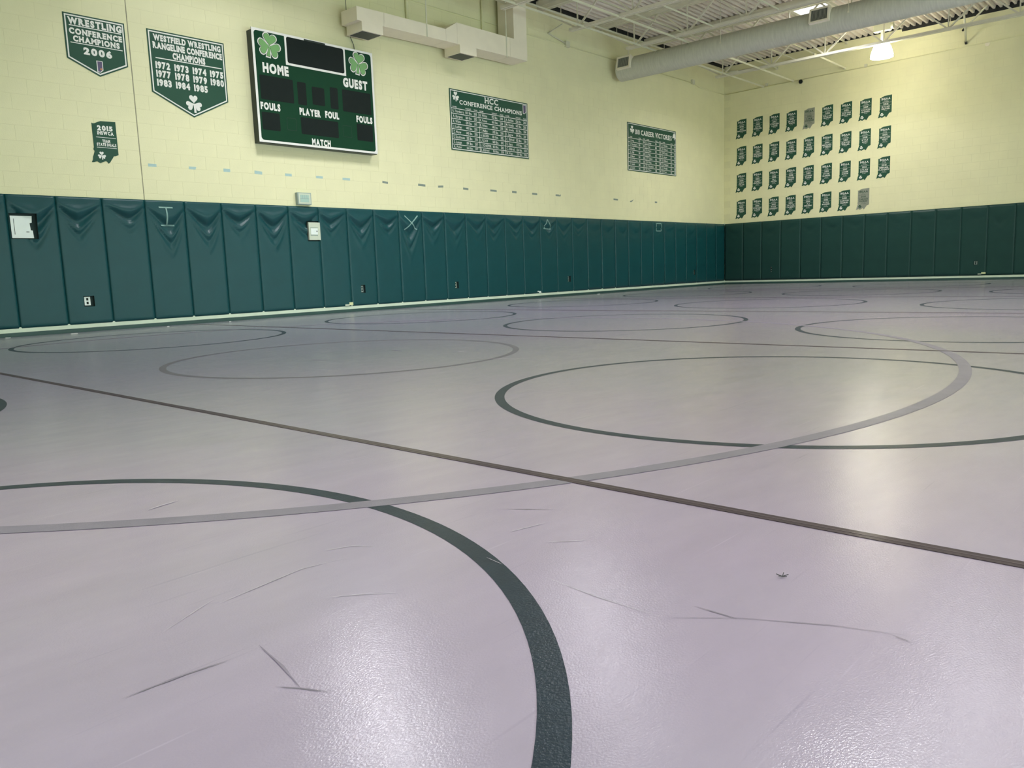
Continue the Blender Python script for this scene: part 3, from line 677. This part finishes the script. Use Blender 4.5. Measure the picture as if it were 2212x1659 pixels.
# two tables of names
def table_sign(x0, x1, z0, z1, label, rows_z, vx, title, hdr, cols, data, left_clover, extra):
    t = thing('record_board', label, 'sign', ((x0+x1)/2, WY, z0)); pl = LEFT(WY)
    P = [(x0, z0), (x1, z0), (x1, z1), (x0, z1)]
    mb = MB(); slab(mb, pl, P, 0, .012); mb.build('board', M['board'], t)
    mb = MB(); ringpoly(mb, pl, offset(P, .020), offset(P, .036), .0128)
    for z in rows_z: rect(mb, pl, x0+.034, z-.006, x1-.034, z+.006, .0128)
    for x in vx: rect(mb, pl, x-.006, z0+.034, x+.006, rows_z[0], .0132)
    mb.build('ruling', M['white'], t)
    mb = MB(); title(mb, pl); mb.build('title', M['white'], t)
    mb = MB()
    zs = list(rows_z)+[z0+.030]
    for c_, col in enumerate(cols):
        for k, (x, h_) in enumerate(zip(col, hdr)): text(mb, pl, h_, x, rows_z[0]+.016, .030, serif=False, d=.013, key='r', maxw=(.125 if k != 1 else .17))
        for r, row in enumerate(data[c_]):
            zt_, zb_ = zs[r], zs[r+1]; h = (zt_-zb_)*.50
            eb = MB()
            for k, st in enumerate(row):
                mw = (col[1]-col[0]-.05) if k == 0 else (.19 if k == 1 else .12)
                text(eb, pl, st, col[k], zb_+(zt_-zb_)*.26, h, key='r', d=.013, gap=.10, width=min(mw, len(st)*(.028 if k == 0 else .023)))
            eb.build('name_entry', M['white'], t)
    mb.build('column_heading', M['white'], t)
    mb = MB(); clover(mb, pl, *left_clover, d=.013); extra(mb, pl); return t, mb
R = lambda z0, z1, n: [z0+(z1-z0)*k/n for k in range(n)]
def title1(mb, pl):
    text(mb, pl, 'HCC', -10.803, 4.222, .115, .418, serif=True, d=.013, key='b'); text(mb, pl, 'CONFERENCE CHAMPIONS', -11.566, 4.106, .084, 1.955, serif=True, d=.013, gap=.16, key='b')
names1 = [[('R. Thornberry', '103 lbs.', '2001'), ('A. Burgess', '160 lbs.', '2003'), ('R. White', '130 lbs.', '2005'), ('J. Luther', '140 lbs.', '2005'), ('Z. Meyer', '145 lbs.', '2006'), ('E. Stackhouse', '215 lbs.', '2006'), ('S. Lange', '119 lbs.', '2007'), ('R. Peter', '160 lbs.', '2007')],
    [('B. White', '112 lbs.', '2008'), ('R. Peter', '160 lbs.', '2008'), ('B. White', '140 lbs.', '2010'), ('T. Melby', '285 lbs.', '2011'), ('A. BELDEN', '113 lbs.', '2012'), ('L. FLOOR', '160 lbs.', '2012'), ('L. SCHAEFFER', '182 lbs.', '2012'), ('E. Eldred', '120 lbs.', '2013')],
    [('A. Belden', '126 lbs.', '2013'), ('M. Steele', '145 lbs.', '2013'), ('M. Steele', '152 lbs.', '2014'), ('L. Jagow', '195 lbs.', '2017'), ('C. Eldred', '113 lbs.', '2018'), ('K. Saez', '170 lbs.', '2018'), ('C. Eldred', '126 lbs.', '2020'), ('B. Vest', '120 lbs.', '2021')]]
t, mb = table_sign(-11.842, -9.410, 3.166, 4.386, 'wide green record board of conference champions in the middle of the wall', R(4.004, 3.18, 8), (-11.004, -10.189), title1,
    ('NAME', 'WEIGHT', 'YEAR'), [(-11.77, -11.40, -11.155), (-10.975, -10.60, -10.345), (-10.155, -9.825, -9.575)], names1, (-11.668, 4.246, .150), lambda mb, pl: None)
mb.build('shamrock', M['white'], t)
mb = MB(); emblem(mb, LEFT(WY), -9.572, -9.462, 4.145, 4.342, .013); mb.build('emblem', [M['white'], M['purple'], M['purple']], t)
def title2(mb, pl): text(mb, pl, '100 CAREER VICTORIES', -5.025, 4.160, .125, 1.86, serif=True, d=.013, gap=.16, key='b')
names2 = [[('S. Long', '102', '2001'), ('R. Thornberry', '108', '2001'), ('D. Budke', '107', '2002'), ('K. Hull', '108', '2003'), ('Z. Meyer', '114', '2006'), ('E. Stackhouse', '121', '2006'), ('T. Smith', '118', '2006'), ('J. Smith', '106', '2007')],
    [('S. Lange', '134', '2007'), ('J. Yoo', '111', '2008'), ('R. Peter', '130', '2008'), ('J. Palm', '103', '2008'), ('T. Talbert', '103', '2010'), ('B. White', '146', '2011'), ('L. Schaeffer', '112', '2012'), ('L. Floor', '118', '2013')],
    [('A. Belden', '148', '2014'), ('E. Eldred', '155', '2014'), ('M. Steele', '119', '2014'), ('L. Jagow', '102', '2017'), ('E. Eldred', '125', '2016'), ('J. Holland', '105', '2017'), ('J. Weller', '103', '2017'), ('B. Vest', '101', '2021')]]
def tree(mb, pl):
    poly(mb, pl, [(-3.125, 4.225), (-3.03, 4.25), (-2.930, 4.215), (-2.945, 4.29), (-2.975, 4.35), (-3.02, 4.382), (-3.065, 4.355), (-3.105, 4.30)], .013); rect(mb, pl, -3.036, 4.185, -3.008, 4.26, .0134)
t, mb = table_sign(-5.392, -2.928, 3.190, 4.432, 'smaller-looking green board of career victories nearest the room corner', R(4.036, 3.21, 8), (-4.514, -3.683), title2,
    ('NAME', 'WINS', 'YEAR'), [(-5.290, -4.865, -4.655), (-4.465, -4.035, -3.835), (-3.645, -3.225, -3.045)], names2, (-5.172, 4.262, .155), tree)
mb.build('shamrock', M['white'], t)
# ---------------------------------------------------------------- scoreboard
SY = -.12; t = thing('scoreboard', 'big dark green electronic scoreboard with white border', 'scoreboard', (-15.12, WY, 2.89)); pl = LEFT(SY)
X_0, X_1, Z_0, Z_1 = -16.345, -13.905, 2.890, 4.680
mb = MB(); mb.box((X_0+.01, WY, Z_0-.01), (X_1-.015, SY+.005, Z_1-.03)); mb.build('cabinet', M['sbside'], t)
mb = MB(); slab(mb, pl, [(X_0, Z_0), (X_1, Z_0), (X_1, Z_1), (X_0, Z_1)], -.006, 0); mb.build('face_panel', M['sbgreen'], t)
def rrect(x0, z0, x1, z1, r, n=5):
    out = []
    for cx, cz, a in ((x1-r, z0+r, -90), (x1-r, z1-r, 0), (x0+r, z1-r, 90), (x0+r, z0+r, 180)):
        for i in range(n+1): q = math.radians(a+90*i/n); out.append((cx+r*math.cos(q), cz+r*math.sin(q)))
    return out
mb = MB(); ringpoly(mb, pl, rrect(X_0, Z_0, X_1, Z_1, .002), rrect(X_0+.042, Z_0+.036, X_1-.042, Z_1-.036, .05), .003)
ringpoly(mb, pl, rrect(-15.742, 4.188, -14.518, 4.672, .002), rrect(-15.706, 4.224, -14.552, 4.644, .035), .0034)
mb.build('border', M['white'], t)
mb = MB(); poly(mb, pl, rrect(-15.706, 4.224, -14.552, 4.644, .035), .002)
tag(mb.build('clock_window', M['digit'], t), 'black clock display window')
mb = MB(); rect(mb, pl, -15.36, 4.640, -14.93, 4.668, .0040); mb.build('maker_plate', M['sbside'], t)
for x0, z0, x1, z1, nm in ((-16.255, 3.575, -15.632, 3.958, 'score_window'), (-14.630, 3.575, -14.000, 3.952, 'score_window'), (-15.552, 3.575, -15.380, 3.947, 'bonus_window'), (-14.890, 3.587, -14.725, 3.951, 'bonus_window'),
        (-15.262, 3.610, -15.010, 3.908, 'player_window'), (-16.266, 3.092, -15.932, 3.374, 'foul_window'), (-14.350, 3.098, -13.990, 3.390, 'foul_window'), (-15.526, 3.094, -14.758, 3.372, 'match_window')):
    mb = MB(); poly(mb, pl, rrect(x0, z0, x1, z1, .02, 3), .002); mb.build(nm, M['digit'], t)
mb = MB(); ringpoly(mb, pl, rrect(-15.80, 3.13, -15.62, 3.33, .01, 1), rrect(-15.795, 3.135, -15.625, 3.325, .01, 1), .002); mb.build('access_outline', M['sbside'], t); mb = MB(); ringpoly(mb, pl, rrect(-14.66, 3.13, -14.47, 3.33, .01, 1), rrect(-14.655, 3.135, -14.475, 3.325, .01, 1), .002)
mb.build('access_outline', M['sbside'], t)
for wd, a0, b0, h0, w0 in (('HOME', -16.186, 4.014, .146, .485), ('GUEST', -14.597, 4.010, .148, .540), ('FOULS', -16.276, 3.421, .108, .366), ('FOULS', -14.350, 3.425, .108, .362),
        ('PLAYER', -15.541, 3.416, .110, .425), ('FOUL', -15.022, 3.424, .108, .293), ('MATCH', -15.330, 2.932, .104, .385)):
    mb = MB(); text(mb, pl, wd, a0, b0, h0, w0, d=.003, gap=.13, key='x'); mb.build('lettering', M['white'], t)
for cx in (-16.035, -14.235):
    for gr, mm, nm, dd in ((.026, 'white', 'shamrock_outline', .003), (.006, 'sbside', 'shamrock_edge', .006), (0, 'lime', 'shamrock', .009)):
        mb = MB()
        clover(mb, pl, cx, 4.435, .305, d=dd, grow=gr, leaves=(82, 191, -27), sq=1.0, stem=False, wide=.74)
        w_ = .018+gr; poly(mb, pl, [(cx-.004-w_*.5, 4.42), (cx-.045-w_*.8, 4.275-gr), (cx-.010+w_*.6, 4.268-gr), (cx+.008+w_*.4, 4.42)], dd+.0008)
        mb.build(nm, M[mm], t)
mb = MB(); pts = [(-14.28, WY-.03, 4.95), (-14.25, WY-.03, 4.88), (-14.21, WY-.03, 4.80), (-14.20, WY-.04, 4.66)]
for a, b in zip(pts, pts[1:]): mb.tube(a, b, .006, 6)
tag(mb.build('power_cord', M['sbside'], org=pts[0]), 'thin black cord hanging down to the scoreboard top', 'cord')
# ---------------------------------------------------------------- banners on the end wall
BN = [[('1998', 'JOE', 'MACLEISH', 0), ('2003', 'NATE', 'MUELLER', 1), ('2007', 'STEPHEN', 'LANGE', 0), ('2011', 'BRADY', 'WHITE', 0), ('2012', 'LUKE', 'SCHAEFFER', 1), ('2014', 'DILLAN', 'ELDRED', 0), ('2016', 'JUSTIN', 'HOLLAND', 0), ('2019', 'CARSON', 'ELDRED', 0), ('2021', 'RYLAN', 'DRIVER', 0)],
      [('1999', 'CASEY', 'MEYER', 1), ('2003', 'ANTHONY', 'BURGESS', 0), ('2007', 'ADAM', 'SMITH', 0), ('2011', 'LUKE', 'SCHAEFFER', 0), ('2013', 'EVAN', 'ELDRED', 0), ('2014', 'MICHAEL', 'STEELE', 1), ('2017', 'JUSTIN', 'WELLER', 0), ('2018', 'KYLE', 'SAEZ', 0), ('2020', 'BRAXTON', 'VEST', 1)],
      [('2000', 'ANDY', 'TOLAN', 0), ('2005', 'JAMEY', 'NICHOLS', 1), ('2008', 'RJ', 'PETER', 1), ('2011', 'TYLER', 'MELBY', 1), ('2013', 'LOGAN', 'FLOOR', 0), ('2015', 'EVAN', 'ELDRED', 1), ('2017', 'LIAM', 'JAGOW', 1), ('2020', 'RYLAN', 'DRIVER', 0), ('2021', 'MIHAIL', 'PLATONOV', 1)],
      [('2002', 'JEFF', 'COHEN', 0), ('2006', 'STEPHEN', 'LANGE', 0), ('2009', 'PAUL', 'DANGLEY', 0), ('2012', 'TAYLOR', 'TALBERT', 1), ('2014', 'AJ', 'BELDEN', 1), ('2016', 'EVAN', 'ELDRED', 1), ('2018', 'CARSON', 'ELDRED', 1), ('2020', 'CARSON', 'ELDRED', 1)]]
ZTOP = (5.016, 4.208, 3.402, 2.598); ROWN = ('top', 'second', 'third', 'bottom')
pl = RIGHT(0)
for r, row in enumerate(BN):
    for k, (yr, fn, ln, pz) in enumerate(row):
        a1 = .704+.5243*k; w_ = .352; a0 = a1-w_; h_ = .572; z0 = ZTOP[r]-h_
        silver = (r, k) in ((0, 4), (3, 7))
        lab = ('silver-grey state-shaped banner in the %s row among green ones' % ROWN[r]) if silver else 'dark green state-shaped banner, %s row, %s from the room corner' % (ROWN[r], ordn(k+1))
        t = thing('state_banner', lab, 'banner', pl.p((a0+a1)/2, z0, 0), 'state-shaped banners in rows on the end wall')
        mb = MB(); slab(mb, pl, state_pts(a0, w_, z0, h_), 0, .005); mb.build('board', M['grey' if silver else 'board'], t)
        ac = a0+w_*.565; zt = ZTOP[r]; mb = MB(); K = dict(align='c', d=.006, key='b'); J = dict(align='c', d=.006, key='r')
        text(mb, pl, 'IHSAA', ac, zt-.112, .052, .225, serif=True, **K)
        text(mb, pl, 'STATE', ac, zt-.144, .018, .085, **J); text(mb, pl, 'PLACER' if pz else 'QUALIFIER', ac, zt-.174, .018, .11 if pz else .17, **J)
        rect(mb, pl, a0+.155*w_, zt-.190, a1-.03*w_, zt-.187, .006); rect(mb, pl, a0+.155*w_, zt-.257, a1-.03*w_, zt-.254, .006)
        text(mb, pl, yr, ac, zt-.243, .040, .125, serif=True, **K)
        text(mb, pl, fn, ac, zt-.312, .036, min(.26, .038*len(fn)+.01), serif=True, **K)
        text(mb, pl, ln, ac, zt-.366, .036, min(.27, .034*len(ln)+.01), serif=True, **K)
        text(mb, pl, '%d LBS.' % random.choice((103, 112, 119, 126, 130, 145, 152, 160, 171, 189, 215)), ac, zt-.398, .015, .09, **J)
        if pz: text(mb, pl, '%s PLACE' % random.choice(('5TH', '6TH', '7TH', '8TH')), ac, zt-.426, .014, .13, **J)
        mb.build('lettering', M['board' if silver else 'white'], t)
        mb = MB(); clover(mb, pl, a0+.30*w_, z0+.082, .072, d=.006); mb.build('shamrock', M['board' if silver else 'white'], t)
# ---------------------------------------------------------------- roof steel
ZC = 5.87; nj = 0
for i in range(8):
    xj = -2.2-2.23*i
    t = thing('bar_joist', 'cream open-web steel roof joist, %s counted from the end wall' % ordn(i+1), 'roof joist', (xj, -8, ZC), 'open-web joists under the roof deck')
    mb = MB(); mb.box((xj-.075, -15.95, ZC+.60), (xj-.008, -.0+WY, ZC+.67)); mb.box((xj+.008, -15.95, ZC+.60), (xj+.075, WY, ZC+.67)); mb.box((xj-.11, -15.95, ZC+.67), (xj+.11, WY, ZC+.684+.1)); mb.build('top_chord', M['steel'], t)
    mb = MB(); mb.box((xj-.06, -15.3, ZC-.03), (xj-.01, -.85, ZC+.03)); mb.box((xj+.01, -15.3, ZC-.03), (xj+.06, -.85, ZC+.03)); mb.build('bottom_chord', M['steel'], t)
    nodes = [-1.05-1.43*k for k in range(10)]
    MB().bar((xj, WY-.02, ZC+.60), (xj, nodes[0], ZC), .035, .035).build('end_web', M['steel'], t)
    for k, y in enumerate(nodes):
        if k: MB().bar((xj, y, ZC), (xj, y+.715, ZC+.62), .035, .035).build('diagonal', M['steel'], t)
        MB().bar((xj, y, ZC), (xj, y-.715, ZC+.62), .035, .035).build('diagonal', M['steel'], t)
        MB().bar((xj, y, ZC), (xj, y, ZC+.62), .025, .025).build('post', M['steel'], t)
# bridging angles running along the hall
BR = [(-1.24, 5.86, -18, 'lower'), (-2.15, 5.86, -18, 'lower'), (-3.63, 5.94, -2.25, 'short'), (-1.66, 6.30, -18, 'upper'), (-2.25, 6.42, -4.5, 'short'), (-2.85, 6.44, -4.5, 'short'), (-3.66, 6.60, -4.5, 'short'), (-4.65, 5.87, -6.7, 'short'), (-3.14, 5.87, -6.7, 'short')]
LBL = ['long pale steel brace nearest the scoreboard wall, below the joists', 'long pale steel brace second out from the scoreboard wall, below the joists', 'short pale brace ending on the end wall left of the lamp, low', 'long thin pale brace between joist chords near the scoreboard wall',
       'short high brace near the deck, first left of the lamp group', 'short high brace near the deck, second left of the lamp group', 'short high brace near the deck just left of the lamp', 'short low brace right of the others over the round duct', 'short low brace left of the others over the round duct']
for k, (y, z, xa, kd) in enumerate(BR):
    xb = -.01 if k < 7 else -6.65
    if k >= 7: xa = -8.9
    r_ = .028 if k in (0, 1, 2) else .020
    t = thing('bridging_brace', LBL[k], 'brace', (xb, y, z))
    mb = MB(); mb.box((xa, y-r_, z), (xb, y+r_, z+.008)); mb.box((xa, y-r_, z-r_*1.3), (xa+(xb-xa), y-r_+.008, z)); mb.build('angle', M['pipe'], t)
    mb = MB(); mb.box((xb-.02, y-.035, z-.04), (xb, y+.035, z+.03)); mb.build('end_plate', M['steel'], t)
# sprinkler pipe along both walls and conduits
t = thing('sprinkler_pipe', 'thin pale pipe running near the deck along both walls', 'pipe', (-.25, -.28, 6.40))
mb = MB(); mb.tube((-9.93, -.28, 6.42), (-.30, -.28, 6.42), .022); mb.build('pipe', M['pipe'], t, smooth=True)
mb = MB(); mb.tube((-.30, -.28, 6.42), (-.14, -.50, 6.42), .022); mb.tube((-.14, -.50, 6.42), (-.14, -15.5, 6.24), .020); mb.build('pipe', M['pipe'], t, smooth=True)
for k in range(9):
    y = -1.5-1.6*k; MB().tube((-.14, y, 6.40-.012*k), (-.14, y, ZD), .006, 6).build('hanger_rod', M['steel'], t)
for k in range(4):
    x = -1.8-2.23*k; MB().tube((x, -.28, 6.42), (x, -.28, ZD), .008, 6).build('hanger_rod', M['steel'], t)
t = thing('wall_conduit', 'thin conduit line along the upper scoreboard wall', 'conduit', (-8, WY, 5.89))
mb = MB(); mb.tube((-20, WY-.012, 5.875), (-1.95, WY-.012, 5.905), .012, 8); mb.tube((-1.95, WY-.012, 5.905), (-1.55, WY-.012, 5.83), .012, 8); mb.tube((-1.55, WY-.012, 5.83), (-.02, WY-.012, 5.84), .012, 8); mb.build('tube', M['block'], t, smooth=True)
for x in (-7.91, -1.98): MB().box((x-.07, WY, 5.86), (x+.07, WY-.06, 5.99)).build('junction_box', M['pipe'], t)
mb = MB(); mb.tube((-8.6, WY-.02, 6.05), (-8.0, WY-.05, 5.93), .014, 8); mb.tube((-8.6, WY-.02, 6.05), (-8.35, WY-.25, 6.25), .014, 8); mb.build('elbow', M['pipe'], t, smooth=True)
t = thing('wall_conduit', 'thin conduit line along the upper end wall below the lamp', 'conduit', (-.02, -5, 5.9))
mb = MB(); mb.tube((-.014, -.02, 5.83), (-.014, -15, 5.96), .012, 8); mb.build('tube', M['block'], t, smooth=True)
for y in (-1.35, -4.2): MB().box((-.001, y-.035, 5.85), (-.05, y+.035, 5.93)).build('junction_box', M['pipe'], t)
# camera ball, disk and pipe ends on the end wall
t = thing('security_camera', 'small dark round camera on the upper end wall', 'camera', (0, -2.408, 5.784))
mb = MB(); mb.tube((-.001, -2.408, 5.79), (-.05, -2.408, 5.79), .035, 12); mb.build('mount', M['ballast'], t)
mb = MB(); mb.lathe([(.001, 5.72), (.035, 5.73), (.055, 5.765), (.055, 5.80), (.03, 5.835), (.001, 5.84)], -.085, -2.408, 14); mb.build('dome', M['digit'], t, smooth=True)
t = tag(MB().tube((-.001, -7.123, 5.853), (-.012, -7.123, 5.853), .055, 20).build('wall_cover', M['boxduct'], org=(0, -7.123, 5.853)), 'faint round blank cover high on the end wall at right', 'cover')
t = thing('hoop_brace', 'pair of pale angled pipes with dark caps near the deck at far right', 'pipe', (-.1, -6.6, 6.0))
mb = MB(); mb.tube((-.75, -6.75, 6.48), (-.06, -6.653, 5.985), .022, 8); mb.tube((-.6, -7.2, 6.62), (-.06, -6.60, 6.31), .022, 8); mb.build('pipe', M['pipe'], t, smooth=True)
mb = MB(); mb.tube((-.075, -6.655, 5.995), (-.02, -6.648, 5.955), .030, 8); mb.tube((-.07, -6.61, 6.315), (-.03, -6.56, 6.29), .028, 8); mb.build('end_cap', M['dark'], t)
# ---------------------------------------------------------------- round duct
DX, DZ, DR = -5.9, 5.605, .268
t = thing('round_duct', 'large grey-green round ventilation duct crossing under the joists', 'duct', (DX, -8, DZ))
def ring_y(mb, y0, y1, r, n=36): mb.tube((DX, y0, DZ), (DX, y1, DZ), r, n, caps=False)
ys = [-.16, -2.6, -5.05, -7.5, -9.95, -12.4, -14.85]
for a, b in zip(ys, ys[1:]):
    mb = MB(); ring_y(mb, a, b+.004, DR); o = mb.build('duct_section', M['duct'], t); o.data.polygons.foreach_set('use_smooth', [len(p.vertices) == 4 for p in o.data.polygons])
MB().tube((DX, ys[0]+.012, DZ), (DX, ys[0]-.001, DZ), DR+.002, 36).build('end_cap', M['duct'], t)
for y in ys[1:]:
    mb = MB(); ring_y(mb, y+.012, y-.012, DR+.0018); o = mb.build('duct_seam', M['duct'], t)
ang = math.radians(200)
for yv0, yv1 in ((-.22, -.62), (-5.10, -5.52), (-9.9, -10.32)):
    # box register on the camera-facing flank of the duct
    nrm = V((-.985, 0, .17)).normalized(); upv = V((.17, 0, .985)).normalized(); ctr = V((DX, (yv0+yv1)/2, DZ))+nrm*(DR+.035)+upv*.055
    hw, hh = abs(yv1-yv0)/2, .150
    reg = MB()
    def q3(a, b, d): return ctr+V((0, -1, 0))*a+upv*b+nrm*d
    def qbox(mb, a0, b0, a1, b1, d0, d1): mb.add([q3(a, b, d) for d in (d0, d1) for a, b in ((a0, b0), (a1, b0), (a1, b1), (a0, b1))], [[3, 2, 1, 0], [4, 5, 6, 7], [0, 1, 5, 4], [1, 2, 6, 5], [2, 3, 7, 6], [3, 0, 4, 7]])
    for a0, b0, a1, b1 in ((-hw, -hh, hw, -hh+.035), (-hw, hh-.035, hw, hh), (-hw, -hh+.035, -hw+.035, hh-.035), (hw-.035, -hh+.035, hw, hh-.035)): qbox(reg, a0, b0, a1, b1, -.14, .03)
    rg = reg.build('register', M['boxduct'], t); mb = MB(); qbox(mb, -hw+.034, -hh+.034, hw-.034, hh-.034, -.02, .005); mb.build('grille', M['grille'], rg)
    mb = MB()
    for k in range(13): a = -hw+.05+k*(2*hw-.1)/12; qbox(mb, a-.003, -hh+.036, a+.003, hh-.036, .005, .014)
    mb.build('vane', M['ballast'], rg)
for y in (-.55, -3.05, -5.9, -8.4, -10.9):
    mb = MB(); mb.tube((DX-DR-.004, y, DZ+.02), (DX-DR-.004, y, ZD), .006, 6); mb.tube((DX-DR-.02, y, DZ+.03), (DX-DR+.01, y, DZ+.03), .02, 8); mb.build('hanger_rod', M['steel'], t)
# ---------------------------------------------------------------- box duct over the scoreboard
FY, BY = -.505, -.060
t = thing('box_duct', 'long cream rectangular duct above and right of the scoreboard', 'duct', (-12.3, BY, 5.05))
def prism(mb, pts, y0=FY, y1=BY):
    n = len(pts); mb.add([(x, y, z) for y in (y0, y1) for x, z in pts], [list(range(n))[::-1], list(range(n, 2*n))]+[[i, n+i, n+(i+1) % n, (i+1) % n] for i in range(n)][::1])
    return mb
prism(MB(), [(-14.50, 5.060), (-13.908, 5.062), (-13.895, 5.300), (-14.50, 5.290)]).build('duct_section', M['boxduct'], t)
prism(MB(), [(-13.904, 5.062), (-12.378, 5.088), (-12.384, 5.312), (-13.890, 5.300)]).build('duct_section', M['boxduct'], t)
prism(MB(), [(-12.374, 5.088), (-12.072, 5.090), (-12.072, 5.490), (-12.380, 5.312)]).build('duct_transition', M['boxduct'], t)
prism(MB(), [(-12.068, 5.090), (-10.525, 5.105), (-10.525, 5.490), (-12.068, 5.490)]).build('duct_section', M['boxduct'], t)
prism(MB(), [(-10.520, 5.105), (-9.985, 5.105), (-9.985, 5.98), (-10.395, 5.98), (-10.395, 5.492), (-10.520, 5.490)]).build('riser', M['boxduct'], t)
prism(MB(), [(-10.395, 5.98), (-9.985, 5.98), (-9.985, 6.70), (-10.395, 6.70)]).build('riser', M['boxduct'], t)
for a, b, zt_ in ((-14.40, -13.933, 5.062), (-12.010, -11.546, 5.094)):
    o = MB().box((a, FY+.001, zt_-.155), (b, BY-.001, zt_)).build('outlet_collar', M['boxduct'], t)
    MB().box((a+.03, FY+.04, zt_-.160), (b-.03, BY-.05, zt_-.154)).build('grille', M['grille'], o)
for x in (-12.872, -10.640):
    MB().box((x-.014, FY-.006, 5.075), (x+.014, FY, ZD)).build('hanger_strap', M['pipe'], t)
mb = MB(); pts = [(-14.62, -.28, 5.27), (-14.66, -.28, 5.5), (-14.72, -.28, ZD)]
for a, b in zip(pts, pts[1:]): mb.tube(a, b, .005, 6)
mb = MB(); mb.tube((-14.45, -.15, 5.285), (-14.48, -.15, ZD), .005, 6)
mb.build('hanger_wire', M['sbside'], t)
for x in (-12.89, -10.80):
    tag(MB().tube((x, WY-.03, 5.3), (x, WY-.03, ZD), .03, 10).build('riser_pipe', M['block'], org=(x, WY, 5.3), smooth=True), 'painted vertical pipe behind the box duct, %s one' % ('left' if x < -12 else 'right'), 'pipe')
# ---------------------------------------------------------------- skylights
M['sky'] = mat('skylight_diffuser', (.9, .9, .9), .5, emit=(0.95, 0.94, 1.0), es=2.6)
for k, (x, y) in enumerate(SKYLIGHTS):
    t = thing('skylight', 'bright rectangular skylight in the deck %s' % ('seen above the round duct near the end wall' if k == 0 else ['', 'second from the end wall, scoreboard side', 'third from the end wall, scoreboard side', 'nearest the end wall, window side', 'second from the end wall, window side', 'third from the end wall, window side'][k] if 1 else ['', 'third from the end wall, scoreboard side', 'nearest the end wall, window side', 'second from the end wall, window side', 'third from the end wall, window side'][k]), 'skylight', (x, y, 6.62), 'skylights in the roof deck')
    MB().box((x-.52, y-.38, 6.600), (x+.52, y+.38, 6.610)).build('diffuser', M['sky'], t)
    for nm, a, b in (('curb', (x-.60, y-.46, 6.578), (x+.60, y-.38, 6.638)), ('curb', (x-.60, y+.38, 6.578), (x+.60, y+.46, 6.638)), ('curb', (x-.60, y-.38, 6.578), (x-.52, y+.38, 6.638)), ('curb', (x+.52, y-.38, 6.578), (x+.60, y+.38, 6.638))):
        MB().box(a, b).build(nm, M['steel'], t)
# ---------------------------------------------------------------- high-bay lamps
first = None
PLACE = {(-1.9, -5.21): 'lit bell-shaped high-bay lamp close to the end wall', (-2.2, -10.6): 'lit high-bay lamp close to the end wall, nearer the windows'}
for n, (x, y) in enumerate(LAMPS):
    lab = PLACE.get((x, y), 'lit high-bay lamp %s from the end wall, %s row' % ({-10.8: 'second', -19.7: 'third'}.get(x, 'first'), 'window' if y < -8 else 'scoreboard-side'))
    if first is None:
        t = thing('high_bay_lamp', lab, 'lamp', (x, y, LAMP_Z)); first = t
        mb = MB(); mb.lathe([(.095, .34), (.14, .33), (.20, .25), (.245, .12), (.262, .02), (.262, 0)], 0, 0, 32); mb.v = [V((p.x+x, p.y+y, p.z+LAMP_Z)) for p in mb.v]; mb.build('refractor', M['glow'], t, smooth=True)
        mb = MB(); mb.lathe([(.265, .0), (.272, .01), (.265, .022)], 0, 0, 32); mb.v = [V((p.x+x, p.y+y, p.z+LAMP_Z)) for p in mb.v]; mb.build('rim_band', M['ballast'], t)
        mb = MB(); mb.lathe([(.262, 0), (.22, -.03), (.12, -.055), (.001, -.06)], 0, 0, 32); mb.v = [V((p.x+x, p.y+y, p.z+LAMP_Z+.0)) for p in mb.v]
        mb.v = [V((p.x, p.y, p.z+.06)) for p in mb.v]; mb.build('lens', M['glow'], t, smooth=True)
        mb = MB(); mb.box((x-.07, y-.20, LAMP_Z+.62), (x+.07, y+.20, LAMP_Z+.80)); mb.tube((x, y-.20, LAMP_Z+.71), (x, y-.26, LAMP_Z+.71), .075, 14); mb.build('ballast_housing', M['ballast'], t)
        mb = MB(); mb.tube((x, y, LAMP_Z+.34), (x, y, LAMP_Z+.64), .04, 10); mb.tube((x, y-.02, LAMP_Z+.80), (x, y-.02, ZD), .012, 6); mb.build('stem', M['ballast'], t)
        for ch in list(t.children): pass
    else:
        t = first.copy(); C.objects.link(t); t.location = (x, y, LAMP_Z)
        for ch in list(first.children):
            q = ch.copy(); C.objects.link(q); q.parent = t
    t['label'] = lab; t['group'] = 'high-bay lamps under the roof'
